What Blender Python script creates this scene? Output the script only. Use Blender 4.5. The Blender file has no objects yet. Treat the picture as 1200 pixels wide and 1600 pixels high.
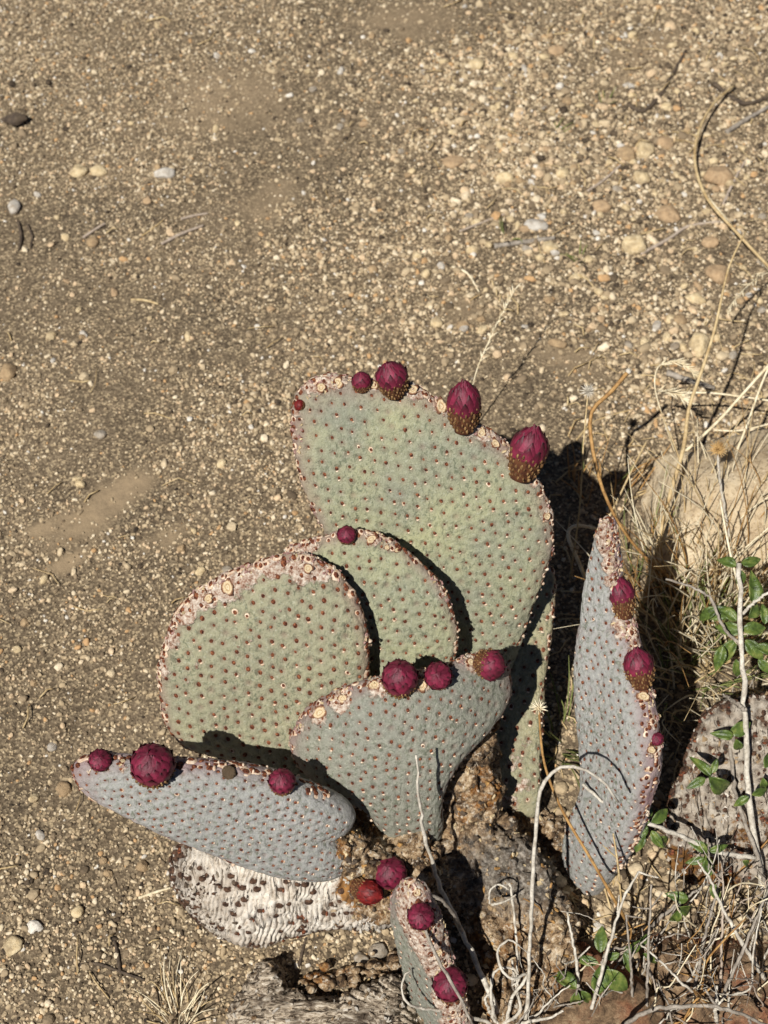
import bpy, bmesh, math, random
import numpy as np
from mathutils import Vector, Matrix, Quaternion, kdtree

random.seed(7)
RNG = np.random.default_rng(11)
S = bpy.context.scene
C = S.collection

# ------------------------------------------------------------------ camera
CAM_H, PITCH, TANV = 0.90, math.radians(57.0), math.tan(math.radians(21.0))
cd = bpy.data.cameras.new('camera')
cam = bpy.data.objects.new('camera', cd); C.objects.link(cam)
cam.location = (0, 0, CAM_H)
cam.rotation_euler = (math.pi / 2 - PITCH, 0, 0)
cd.sensor_fit = 'VERTICAL'; cd.sensor_height = 36.0
cd.lens = 18.0 / TANV
cd.clip_start = 0.02; cd.clip_end = 500
cd.dof.use_dof = True; cd.dof.focus_distance = 0.80; cd.dof.aperture_fstop = 13.0
S.camera = cam

# ------------------------------------------------------------------ sky, sun, exposure
SUN = Vector((-0.3695, -0.489, 0.8755)).normalized()      # towards the sun
w = bpy.data.worlds.new('World'); S.world = w; w.use_nodes = True
sky = w.node_tree.nodes.new('ShaderNodeTexSky'); sky.sky_type = 'NISHITA'
sky.sun_disc = False
sky.altitude = 1500; sky.air_density = 0.45; sky.dust_density = 0.1
sky.sun_elevation = math.asin(SUN.z); sky.sun_rotation = math.atan2(SUN.x, SUN.y)
bgn = w.node_tree.nodes['Background']; bgn.inputs['Strength'].default_value = 0.05
w.node_tree.links.new(sky.outputs[0], bgn.inputs['Color'])
sl = bpy.data.lights.new('sun', 'SUN'); sl.energy = 5.0; sl.angle = math.radians(0.53); sl.color = (1.0, 0.97, 0.92)
so = bpy.data.objects.new('sun', sl); C.objects.link(so)
so.rotation_euler = SUN.to_track_quat('Z', 'Y').to_euler(); so.location = SUN * 5
S.view_settings.view_transform = 'Standard'; S.view_settings.look = 'None'
S.view_settings.gamma = 1.0; S.view_settings.exposure = 0.2
S.view_settings.use_curve_mapping = False

# ------------------------------------------------------------------ helpers
FW = np.array([0, math.cos(PITCH), -math.sin(PITCH)])
UP = np.array([0, math.sin(PITCH), math.cos(PITCH)])
EYE = np.array([0, 0, CAM_H])
def ray(u, v):
    d = FW + np.array([1., 0, 0]) * ((u - 600) / 800 * TANV) + UP * ((800 - v) / 800 * TANV)
    return d / np.linalg.norm(d)
def pt(u, v, z=0.0):
    "the point at height z that the photograph shows at (u, v)"
    d = ray(u, v)
    return EYE + d * ((z - CAM_H) / d[2])
def lin(r, g, b):
    f = lambda c: (c / 255 / 12.92) if c <= 10 else ((c / 255 + 0.055) / 1.055) ** 2.4
    return (f(r), f(g), f(b), 1.0)
def gl(r, g, b, k=0.88):
    m = (r + g + b) / 3; return lin(m + (r - m) * k, m + (g - m) * k, m + (b - m) * k)
def unit(a):
    a = np.asarray(a, float); return a / (np.linalg.norm(a) + 1e-12)

def _hash(ix, iy, iz, seed):
    h = (ix.astype(np.int64) * 374761393 + iy.astype(np.int64) * 668265263 + iz.astype(np.int64) * 2147483647 + seed * 1274126177) & 0x7fffffff
    h = ((h ^ (h >> 13)) * 1274126177) & 0x7fffffff
    h = (h ^ (h >> 16)) & 0xffff
    return h / 65535.0
def vnoise(p, seed=0):
    "value noise in -1..1 at points p (n,3)"
    i = np.floor(p); f = p - i; f = f * f * (3 - 2 * f)
    out = 0
    for dx in (0, 1):
        wx = f[:, 0] if dx else 1 - f[:, 0]
        for dy in (0, 1):
            wy = f[:, 1] if dy else 1 - f[:, 1]
            for dz in (0, 1):
                wz = f[:, 2] if dz else 1 - f[:, 2]
                out = out + wx * wy * wz * _hash(i[:, 0] + dx, i[:, 1] + dy, i[:, 2] + dz, seed)
    return out * 2 - 1
def fbm(p, scale, octs=3, seed=0):
    p = np.asarray(p, float) * scale; a = 1.0; t = 0; n = 0
    for k in range(octs):
        t = t + a * vnoise(p + 17.3 * k, seed + k); n += a; a *= 0.5; p = p * 2.03
    return t / n

def mesh_obj(name, verts, faces, mat, parent=None, smooth=True, midx=None, attrs=None):
    me = bpy.data.meshes.new(name)
    me.from_pydata([tuple(v) for v in np.asarray(verts, float)] if not isinstance(verts, list) else verts, [], faces)
    for m in (mat if isinstance(mat, (list, tuple)) else [mat]): me.materials.append(m)
    if smooth: me.polygons.foreach_set('use_smooth', [True] * len(me.polygons))
    if midx is not None: me.polygons.foreach_set('material_index', midx)
    for k, a in (attrs or {}).items():
        at = me.attributes.new(k, 'FLOAT', 'POINT'); at.data.foreach_set('value', np.asarray(a, np.float32))
    me.update()
    o = bpy.data.objects.new(name, me); C.objects.link(o)
    if parent: o.parent = parent
    return o
def tag(o, label=None, cat=None, group=None, kind=None):
    if label: o['label'] = label
    if cat: o['category'] = cat
    if group: o['group'] = group
    if kind: o['kind'] = kind
    return o
def thing(name, loc, label, cat, group=None):
    o = bpy.data.objects.new(name, None); C.objects.link(o)
    o.location = tuple(loc); o.empty_display_size = 0.02
    return tag(o, label, cat, group)
def catmull(pts, n, closed=False):
    P = np.asarray(pts, float); m = len(P)
    segs = m if closed else m - 1
    out = []
    per = max(2, n // segs)
    for i in range(segs):
        if closed: p0, p1, p2, p3 = P[(i - 1) % m], P[i], P[(i + 1) % m], P[(i + 2) % m]
        else: p0, p1, p2, p3 = P[max(i - 1, 0)], P[i], P[i + 1], P[min(i + 2, m - 1)]
        for t in np.linspace(0, 1, per, endpoint=False):
            out.append(0.5 * (2 * p1 + (p2 - p0) * t + (2 * p0 - 5 * p1 + 4 * p2 - p3) * t * t + (3 * p1 - p0 - 3 * p2 + p3) * t ** 3))
    if not closed: out.append(P[-1])
    return np.array(out)
def resample(P, n, closed=False):
    Q = np.vstack([P, P[:1]]) if closed else P
    L = np.concatenate([[0], np.cumsum(np.linalg.norm(np.diff(Q, axis=0), axis=1))])
    t = np.linspace(0, L[-1], n, endpoint=not closed)
    return np.stack([np.interp(t, L, Q[:, k]) for k in range(Q.shape[1])], 1)
def tube(path, radii, k=5, lump=0.0, seed=0):
    "verts, faces of a capped tube along path (world points)"
    P = np.asarray(path, float); n = len(P)
    R = np.interp(np.linspace(0, 1, n), np.linspace(0, 1, len(radii)), radii)
    T = np.gradient(P, axis=0); T /= np.linalg.norm(T, axis=1)[:, None] + 1e-12
    ref = np.array([0.31, 0.17, 0.93]); V = []; a = unit(np.cross(T[0], ref))
    rs = np.random.default_rng(seed)
    for i in range(n):
        a = unit(a - T[i] * a.dot(T[i])); b = np.cross(T[i], a)
        r = R[i] * (1 + lump * rs.uniform(-1, 1))
        for j in range(k):
            t = 2 * math.pi * j / k; V.append(P[i] + r * (math.cos(t) * a + math.sin(t) * b))
    F = [(i * k + j, i * k + (j + 1) % k, (i + 1) * k + (j + 1) % k, (i + 1) * k + j) for i in range(n - 1) for j in range(k)]
    F.append(tuple(range(k))[::-1]); F.append(tuple((n - 1) * k + j for j in range(k)))
    return V, F
def add_tube(name, path, radii, mat, parent=None, origin=(0, 0, 0), k=5, lump=0.0, seed=0, n=24):
    P = catmull(path, n) if len(path) > 2 else np.linspace(path[0], path[1], 5)
    if mat.name.startswith('twig'):
        n = max(n, 34); P = resample(P, n); jr = np.random.default_rng(seed + 5); k_ = jr.normal(0, 1, (n, 3)) * max(radii) * 0.22; k_[0] = k_[-1] = 0; P = P + k_; lump = max(lump, .16)
    V, F = tube(P, radii, k, lump, seed)
    return mesh_obj(name, np.array(V) - np.asarray(origin), F, mat, parent)

# ------------------------------------------------------------------ materials
class NT:
    def __init__(s, name):
        s.m = bpy.data.materials.new(name); s.m.use_nodes = True; s.t = s.m.node_tree
        s.b = s.t.nodes['Principled BSDF']; s.tc = None
    def n(s, kind, ins=None, **kw):
        o = s.t.nodes.new('ShaderNode' + kind)
        for k, v in kw.items(): setattr(o, k, v)
        for k, v in (ins or {}).items(): s.set(o.inputs[k], v)
        return o
    def set(s, sock, v):
        if hasattr(v, 'bl_rna') and hasattr(v, 'is_output'): s.t.links.new(v, sock)
        else: sock.default_value = v
    def co(s, world=False):
        if world: return s.n('NewGeometry').outputs['Position']
        if not s.tc: s.tc = s.n('TexCoord')
        return s.tc.outputs['Object']
    def noise(s, scale, detail=4, rough=0.55, vec=None, dist=0.0):
        return s.n('TexNoise', {'Scale': scale, 'Detail': detail, 'Roughness': rough, 'Distortion': dist, 'Vector': vec or s.co()}).outputs['Fac']
    def vor(s, scale, feature='F1', out='Distance', vec=None, rnd=1.0):
        return s.n('TexVoronoi', {'Scale': scale, 'Randomness': rnd, 'Vector': vec or s.co()}, feature=feature).outputs[out]
    def ramp(s, fac, stops, interp='LINEAR'):
        r = s.n('ValToRGB', {'Fac': fac}); e = r.color_ramp; e.interpolation = interp
        while len(e.elements) < len(stops): e.elements.new(0.5)
        for el, (p, c) in zip(e.elements, stops): el.position = p; el.color = c if len(c) == 4 else (*c, 1)
        return r.outputs['Color']
    def mix(s, fac, a, b, blend='MIX'):
        m = s.n('Mix', data_type='RGBA', blend_type=blend)
        s.set(m.inputs[0], fac); s.set(m.inputs[6], a); s.set(m.inputs[7], b)
        return m.outputs[2]
    def attr(s, name, typ='GEOMETRY'):
        return s.n('Attribute', attribute_name=name, attribute_type=typ).outputs['Fac']
    def math(s, op, a, b=0.0, clamp=False):
        m = s.n('Math', operation=op, use_clamp=clamp); s.set(m.inputs[0], a); s.set(m.inputs[1], b); return m.outputs[0]
    def rng(s, v, a, b, c=0.0, d=1.0):
        return s.n('MapRange', {'Value': v, 'From Min': a, 'From Max': b, 'To Min': c, 'To Max': d}).outputs[0]
    def bump(s, h, strength, dist=0.001):
        o = s.n('Bump', {'Height': h, 'Strength': strength, 'Distance': dist}); s.set(s.b.inputs['Normal'], o.outputs[0])
    def done(s, col, rough=0.7, spec=0.35):
        s.set(s.b.inputs['Base Color'], col); s.set(s.b.inputs['Roughness'], rough)
        s.b.inputs['Specular IOR Level'].default_value = spec
        return s.m
BW = lambda v: (v, v, v, 1)

def pad_material(name, green, yellow, rimc, grey=0.0):
    t = NT(name)
    base = t.mix(t.rng(t.noise(24, 4, 0.6), 0.32, 0.74), green, yellow)
    mp = t.n('Mapping', {'Vector': t.co(), 'Scale': (1.0, 1.0, 0.55)}).outputs[0]
    fleck = t.rng(t.noise(430, 4, 0.62, mp, 0.8), 0.50, 0.62)
    base = t.mix(t.math('MULTIPLY', fleck, t.rng(t.noise(45, 3), 0.3, 0.7, 0.25, 0.85)), base, lin(84, 92, 70))
    pale = t.rng(t.noise(620, 4, 0.65), 0.55, 0.66)
    base = t.mix(t.math('MULTIPLY', pale, 0.45), base, lin(184, 184, 164))
    rim = t.math('MULTIPLY', t.attr('rim'), t.rng(t.noise(60, 4), 0.25, 0.7, 0.35, 1.0))
    base = t.mix(rim, base, rimc)
    base = t.mix(t.math('MULTIPLY', t.attr('spot'), 0.62), base, lin(120, 88, 80))
    corkc = t.ramp(t.noise(360, 5, 0.72), [(0.34, lin(70, 44, 34)), (0.41, lin(146, 108, 86)), (0.49, lin(182, 160, 142)), (0.60, lin(214, 200, 182)), (0.74, lin(240, 232, 218))])
    ck = t.rng(t.math('ADD', t.attr('cork'), t.math('MULTIPLY', t.math('SUBTRACT', t.noise(190, 5, 0.75), 0.5), 1.5)), 0.42, 0.58)
    base = t.mix(ck, base, corkc)
    t.bump(t.math('ADD', t.math('ADD', t.noise(330, 6, 0.72, mp, 0.6), t.math('MULTIPLY', t.noise(1100, 3), 0.35)), t.math('MULTIPLY', ck, t.noise(420, 5, 0.8))), 0.85, 0.0016)
    return t.done(base, t.rng(t.noise(150, 3), 0.3, 0.7, 0.55, 0.78), 0.30)

M = {}
M['pad_green'] = pad_material('pad_green_skin', lin(140, 141, 122), lin(170, 169, 130), lin(142, 112, 106))
M['pad_olive'] = pad_material('pad_olive_skin', lin(146, 144, 120), lin(164, 160, 128), lin(142, 114, 102))
M['pad_grey'] = pad_material('pad_grey_skin', lin(134, 134, 122), lin(146, 145, 130), lin(140, 112, 108))
M['pad_blue'] = pad_material('pad_blue_grey_skin', lin(162, 161, 156), lin(152, 152, 146), lin(144, 116, 116))
M['pad_pale'] = pad_material('pad_pale_skin', lin(142, 139, 112), lin(168, 158, 122), lin(150, 124, 96))

t = NT('withered_skin')
c1 = t.ramp(t.noise(150, 7, 0.78), [(0.30, lin(124, 108, 94)), (0.40, lin(186, 172, 154)), (0.50, lin(220, 210, 194)), (0.75, lin(238, 230, 218))])
mp = t.n('Mapping', {'Vector': t.co(), 'Rotation': (0, 0, 0.15), 'Scale': (1.0, 0.22, 0.22)}).outputs[0]
c1 = t.mix(t.math('MULTIPLY', t.rng(t.noise(430, 5, 0.7, mp, 1.2), 0.44, 0.39), 1.0), c1, lin(52, 44, 38))
c1 = t.mix(t.math('MULTIPLY', t.rng(t.noise(36, 5, 0.7), 0.50, 0.60), 0.4), c1, lin(158, 142, 124))
c1 = t.mix(t.math('MULTIPLY', t.attr('rim'), t.rng(t.noise(120, 5, 0.7), 0.42, 0.56)), c1, lin(70, 60, 54))
c1 = t.mix(t.attr('spot'), c1, lin(84, 62, 48))
c1 = t.mix(t.rng(t.math('ADD', t.attr('cork'), t.math('MULTIPLY', t.math('SUBTRACT', t.noise(130, 4, 0.7), 0.5), 1.4)), 0.42, 0.58), c1, t.ramp(t.noise(200, 4), [(0.35, lin(96, 66, 38)), (0.6, lin(160, 116, 66))]))
t.bump(t.noise(420, 7, 0.8), 0.9, 0.0014)
M['withered'] = t.done(c1, 0.85, 0.2)

t = NT('trunk_bark')
c1 = t.ramp(t.noise(110, 8, 0.8, dist=0.5), [(0.36, lin(34, 27, 22)), (0.44, lin(86, 68, 50)), (0.50, lin(140, 114, 84)), (0.56, lin(180, 156, 124)), (0.66, lin(224, 210, 184))])
c1 = t.mix(t.rng(t.noise(40, 6, 0.7), 0.53, 0.62), c1, t.ramp(t.noise(300, 5, 0.75), [(0.36, lin(70, 42, 20)), (0.5, lin(134, 88, 42)), (0.64, lin(178, 138, 88))]))
c1 = t.mix(t.math('MULTIPLY', t.rng(t.noise(230, 6, 0.75), 0.56, 0.62), 0.85), c1, lin(208, 196, 176))
c1 = t.mix(t.math('MULTIPLY', t.rng(t.noise(280, 5, 0.7, dist=1.0), 0.43, 0.38), 0.8), c1, lin(40, 31, 25))
c1 = t.mix(t.attr('grey'), c1, t.ramp(t.noise(260, 6, 0.75), [(0.34, lin(40, 37, 34)), (0.48, lin(98, 92, 84)), (0.62, lin(168, 160, 148))]))
t.bump(t.math('ADD', t.noise(260, 8, 0.8), t.math('MULTIPLY', t.vor(210), 0.8)), 0.9, 0.0022)
M['bark'] = t.done(c1, 0.85, 0.2)

t = NT('dead_wood')
sv = t.n('Mapping', {'Vector': t.co(), 'Scale': (0.3, 1, 1)}).outputs[0]
c1 = t.ramp(t.math('ADD', t.math('MULTIPLY', t.noise(300, 6, 0.75, sv, 1.2), 0.8), 0.1), [(0.40, lin(40, 34, 28)), (0.46, lin(112, 98, 82)), (0.52, lin(178, 162, 140)), (0.62, lin(222, 212, 194))])
c1 = t.mix(t.math('MULTIPLY', t.attr('spot'), 0.7), c1, lin(66, 54, 44))
t.bump(t.noise(380, 8, 0.8), 0.9, 0.0016)
M['dead_wood'] = t.done(c1, 0.88, 0.15)

t = NT('areole_tuft')
M['tuft'] = t.done(t.ramp(t.noise(700, 3), [(0.36, lin(54, 26, 18)), (0.5, lin(96, 52, 34)), (0.66, lin(140, 88, 58))]), 0.8, 0.2)
t = NT('areole_wool')
M['wool'] = t.done(t.ramp(t.noise(500, 3), [(0.35, lin(176, 144, 116)), (0.65, lin(222, 202, 178))]), 0.85, 0.2)
t = NT('areole_dark')
M['dark_tuft'] = t.done(t.ramp(t.noise(500, 3), [(0.35, lin(40, 30, 26)), (0.65, lin(96, 72, 56))]), 0.9, 0.1)
t = NT('cork_scar')
rr = t.n('VectorMath', {0: t.n('Mapping', {'Vector': t.co(), 'Scale': (1, 1, 0)}).outputs[0]}, operation='LENGTH').outputs['Value']
rr = t.math('ADD', rr, t.math('MULTIPLY', t.math('SUBTRACT', t.noise(3.5, 4), 0.5), 0.5))
c1 = t.ramp(rr, [(0.0, lin(206, 178, 134)), (0.24, lin(236, 220, 186)), (0.36, lin(176, 138, 94)), (0.48, lin(218, 194, 152)), (0.72, lin(228, 208, 172)), (0.86, lin(170, 128, 94)), (1.0, lin(116, 80, 62))])
c1 = t.mix(t.math('MULTIPLY', t.rng(t.noise(9, 5, 0.7), 0.54, 0.64), 0.6), c1, lin(166, 126, 88))
t.bump(t.noise(10, 5, 0.7), 0.8, 0.0012)
M['cork'] = t.done(c1, 0.88, 0.15)

t = NT('cork_chip')
M['cork_chip'] = t.done(t.ramp(t.noise(300, 4, 0.7), [(0.35, lin(148, 120, 100)), (0.65, lin(220, 204, 180))]), 0.9, 0.1)
t = NT('cork_pink')
M['cork_pink'] = t.done(t.ramp(t.noise(300, 4, 0.7), [(0.35, lin(120, 86, 80)), (0.65, lin(182, 150, 140))]), 0.9, 0.1)
t = NT('bud_base_skin')
t.bump(t.noise(16, 4), 0.6, 0.0006)
M['bud_base'] = t.done(t.ramp(t.noise(7, 4), [(0.35, lin(56, 28, 20)), (0.6, lin(98, 60, 36))]), 0.7, 0.25)
t = NT('bud_tubercle')
M['tubercle'] = t.done(t.ramp(t.noise(9, 4, 0.7), [(0.36, lin(58, 34, 22)), (0.5, lin(106, 76, 44)), (0.68, lin(160, 130, 86))]), 0.65, 0.25)
t = NT('bud_petal')
c1 = t.mix(t.attr('shade'), lin(78, 16, 34), lin(128, 31, 60))
c1 = t.mix(t.math('MULTIPLY', t.attr('keel'), 0.5), c1, lin(160, 58, 84))
c1 = t.mix(t.math('MULTIPLY', t.rng(t.noise(9, 4, 0.7), 0.48, 0.66), 0.5), c1, lin(70, 20, 30))
c1 = t.mix(t.attr('tip'), c1, lin(44, 20, 20))
t.bump(t.noise(22, 4), 0.5, 0.0005)
M['petal'] = t.done(c1, 0.55, 0.35)
t = NT('bud_red')
M['red_bud'] = t.done(t.mix(t.rng(t.noise(6, 4), 0.35, 0.65), lin(70, 16, 16), lin(122, 30, 28)), 0.55, 0.3)

t = NT('desert_soil')
co = t.co(True)
c1 = t.ramp(t.noise(9, 5, 0.6, co), [(0.30, gl(90, 78, 62)), (0.5, gl(112, 96, 74)), (0.7, gl(130, 112, 88))])
g = t.n('TexVoronoi', {'Scale': 620.0, 'Vector': co}, feature='F1')
sp_ = t.n('SeparateColor', {'Color': g.outputs['Color']}).outputs[0]
gc = t.ramp(sp_, [(0.0, gl(60, 50, 38)), (0.3, gl(104, 88, 68)), (0.62, gl(142, 124, 97)), (0.86, gl(196, 172, 132))], 'CONSTANT')
bare = t.attr('bare')
c1 = t.mix(t.math('MULTIPLY', t.math('SUBTRACT', 1.0, bare), 0.55), c1, gc)
c1 = t.mix(t.math('MULTIPLY', bare, t.rng(t.noise(160, 5, 0.7, co), 0.3, 0.7, 0.35, 0.95)), c1, lin(160, 139, 110))
t.bump(t.math('ADD', t.math('MULTIPLY', g.outputs['Distance'], t.math('SUBTRACT', 1.0, t.math('MULTIPLY', bare, 0.8))), t.noise(900, 4, 0.7, co)), 0.5, 0.0012)
M['soil'] = t.done(c1, 0.95, 0.1)

def stone_mat(name, tone_node):
    t = NT(name)
    tone = tone_node(t)
    c = t.ramp(tone, [(0.0, gl(46, 38, 30)), (0.14, gl(112, 95, 72)), (0.32, gl(148, 128, 99)), (0.52, gl(182, 159, 122)), (0.70, gl(210, 188, 150)), (0.86, gl(232, 214, 180)), (0.93, gl(196, 152, 100)), (1.0, gl(220, 212, 196))])
    c = t.mix(t.math('MULTIPLY', t.rng(t.noise(420, 4, 0.7, t.co(True)), 0.4, 0.65), 0.45), c, gl(128, 106, 80))
    t.bump(t.noise(900, 4, 0.7, t.co(True)), 0.5, 0.0008)
    return t.done(c, 0.85, 0.25)
M['gravel'] = stone_mat('gravel_stone', lambda t: t.attr('tone', 'INSTANCER'))
def plain_stone(name, a, b, sc=260):
    t = NT(name)
    w_ = t.co(True); c = t.ramp(t.noise(sc, 5, 0.7, w_), [(0.33, a), (0.66, b)])
    c = t.mix(t.math('MULTIPLY', t.rng(t.noise(140, 5, 0.7, w_), 0.46, 0.64), 0.6), c, gl(136, 114, 86))
    t.bump(t.noise(sc * 1.6, 6, 0.75, w_), 0.8, 0.0018)
    return t.done(c, 0.88, 0.2)
M['st_cream'] = plain_stone('cream_stone', gl(196, 168, 120), gl(226, 204, 160))
M['st_white'] = plain_stone('white_quartz', gl(176, 167, 152), gl(210, 202, 188))
M['st_tan'] = plain_stone('tan_stone', gl(150, 122, 88), gl(190, 160, 118))
M['st_orange'] = plain_stone('orange_stone', lin(160, 132, 100), lin(194, 166, 130))
M['st_grey'] = plain_stone('grey_stone', gl(136, 124, 106), gl(180, 168, 150))
t = NT('granite_boulder')
c1 = t.ramp(t.noise(26, 5, 0.65), [(0.3, lin(180, 158, 126)), (0.55, lin(210, 190, 156)), (0.75, lin(226, 210, 180))])
c1 = t.mix(t.math('MULTIPLY', t.rng(t.noise(340, 4, 0.7), 0.52, 0.62), 0.6), c1, lin(112, 86, 60))
c1 = t.mix(t.math('MULTIPLY', t.rng(t.noise(480, 3, 0.7), 0.58, 0.66), 0.6), c1, lin(222, 208, 182))
c1 = t.mix(t.math('MULTIPLY', t.rng(t.noise(85, 6, 0.75), 0.52, 0.62), 0.45), c1, lin(160, 136, 106))
t.bump(t.noise(240, 8, 0.8), 0.9, 0.0022)
M['granite'] = t.done(c1, 0.9, 0.2)
t = NT('rusty_rock')
c1 = t.ramp(t.noise(90, 8, 0.8, dist=0.4), [(0.34, lin(56, 44, 34)), (0.43, lin(104, 84, 64)), (0.52, lin(144, 118, 90)), (0.62, lin(178, 154, 122)), (0.75, lin(208, 190, 160))])
c1 = t.mix(t.math('MULTIPLY', t.rng(t.noise(22, 5, 0.65), 0.47, 0.60), 0.75), c1, t.ramp(t.noise(210, 6, 0.75), [(0.38, lin(84, 46, 32)), (0.5, lin(146, 86, 60)), (0.62, lin(182, 130, 92))]))
c1 = t.mix(t.math('MULTIPLY', t.rng(t.noise(380, 4, 0.7), 0.55, 0.65), 0.5), c1, lin(70, 54, 42))
t.bump(t.noise(220, 8, 0.82), 1.0, 0.0028)
M['rusty'] = t.done(c1, 0.9, 0.2)

def stem_mat(name, a, b, sc=120, rough=0.6):
    t = NT(name)
    c = t.ramp(t.noise(sc, 5, 0.7), [(0.34, a), (0.64, b)])
    c = t.mix(t.math('MULTIPLY', t.rng(t.noise(sc * 3, 4, 0.7), 0.54, 0.66), 0.55), c, tuple(x * .42 for x in a[:3]) + (1,))
    t.bump(t.noise(700, 5, 0.7), 0.6, 0.0008)
    return t.done(c, rough, 0.3)
M['straw'] = stem_mat('straw', lin(164, 136, 92), lin(206, 184, 140))
M['straw_pale'] = stem_mat('straw_pale', lin(208, 190, 152), lin(236, 224, 194))
M['straw_brown'] = stem_mat('straw_brown', lin(132, 94, 52), lin(186, 146, 90))
M['twig_grey'] = stem_mat('twig_grey', lin(112, 102, 90), lin(168, 158, 144), 160, 0.75)
M['twig_white'] = stem_mat('twig_white', lin(156, 146, 130), lin(216, 208, 192), 160, 0.75)
M['twig_dark'] = stem_mat('twig_dark', lin(58, 48, 40), lin(98, 84, 68), 160, 0.8)
M['twig_litter'] = stem_mat('twig_litter', lin(150, 134, 118), lin(188, 172, 154), 160, 0.8)
M['grass_green'] = stem_mat('grass_green', lin(84, 96, 48), lin(132, 136, 78))
M['seed_gold'] = stem_mat('seed_gold', lin(158, 120, 70), lin(206, 172, 116))
t = NT('shrub_leaf')
c1 = t.ramp(t.noise(170, 4, 0.6, t.co(True)), [(0.3, lin(46, 58, 24)), (0.5, lin(80, 98, 42)), (0.72, lin(124, 130, 66))])
t.bump(t.noise(420, 4, 0.6, t.co(True)), 0.6, 0.0012)
M['leaf'] = t.done(c1, 0.38, 0.5)

# ------------------------------------------------------------------ ground: one sheet to the horizon
BARE = [(150, 800, 95, 34, -38), (205, 760, 40, 26, -30), (265, 842, 42, 22, -20), (100, 880, 50, 14, -30), (60, 830, 30, 14, -10),
        (330, 170, 120, 60, -20), (640, 30, 90, 30, 0), (720, 480, 60, 24, 10), (1000, 90, 90, 40, -30), (420, 320, 60, 30, -35), (880, 560, 70, 30, 10)]
BARE3 = []
for (u, v, ru, rv, an) in BARE:
    c = pt(u, v); a = math.radians(an)
    e = pt(u + ru * math.cos(a), v + ru * math.sin(a)) - c; f = pt(u - rv * math.sin(a), v + rv * math.cos(a)) - c
    BARE3.append((c[:2], np.linalg.inv(np.array([e[:2], f[:2]]).T)))
def bare_mask(xy):
    out = np.zeros(len(xy))
    nz = fbm(np.c_[xy, np.zeros(len(xy))], 45, 4, 5)
    for k, (c, Mi) in enumerate(BARE3):
        q = (Mi @ (xy - c).T).T
        d = np.linalg.norm(q, axis=1) + 0.8 * nz
        out = np.maximum(out, np.clip((1.2 - d) / 0.9, 0, 1) * (1.0 if k < 5 else 0.55))
    return out
def gz(xy):
    xy = np.atleast_2d(xy); p = np.c_[xy, np.zeros(len(xy))]
    r2 = np.minimum(np.hypot(xy[:, 0], xy[:, 1] - 0.6), 3) / 3
    return 0.006 * fbm(p, 5.0, 2, 3) + 0.0022 * fbm(p, 38, 3, 4) + 0.0009 * fbm(p, 240, 2, 6) + 0.05 * r2 ** 2 * fbm(p, 0.9, 2, 9)
def axis_line(lo, hi, far, step):
    core = np.arange(lo, hi + step / 2, step)
    g = step * 1.18 ** np.arange(1, 60); g = np.cumsum(g); g = g[g < far]
    return np.concatenate([(lo - g)[::-1], core, hi + g])
gx = axis_line(-0.62, 0.62, 90, 0.0045); gy = axis_line(0.02, 1.62, 90, 0.0045)
XX, YY = np.meshgrid(gx, gy); xy = np.c_[XX.ravel(), YY.ravel()]
zz = gz(xy); nx = len(gx)
idx = np.arange(len(xy)).reshape(len(gy), nx)
quads = np.stack([idx[:-1, :-1], idx[:-1, 1:], idx[1:, 1:], idx[1:, :-1]], -1).reshape(-1, 4)
ground = mesh_obj('ground', np.c_[xy, zz], quads.tolist(), M['soil'], attrs={'bare': bare_mask(xy)})
tag(ground, kind='structure')

def ico(sub):
    bm = bmesh.new(); bmesh.ops.create_icosphere(bm, subdivisions=sub, radius=1.0)
    V = np.array([v.co[:] for v in bm.verts]); F = [tuple(x.index for x in f.verts) for f in bm.faces]; bm.free()
    return V, F
ICO2, ICO3, ICO4, ICO5 = ico(2), ico(3), ico(4), ico(5)
def stone_shape(V, seed, rough=0.28, cuts=5):
    rs = np.random.default_rng(seed); P = V * (1 + rough * fbm(V + seed * 3.7, 1.1, 2, seed)[:, None])
    for k in range(cuts):                       # flat broken faces
        d = unit(rs.normal(size=3)); h = rs.uniform(0.62, 0.9)
        q = P @ d; over = np.maximum(q - h, 0); P = P - over[:, None] * d * 0.92
    return P + V * (0.05 * fbm(V + seed, 4.0, 2, seed + 1))[:, None]

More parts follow.
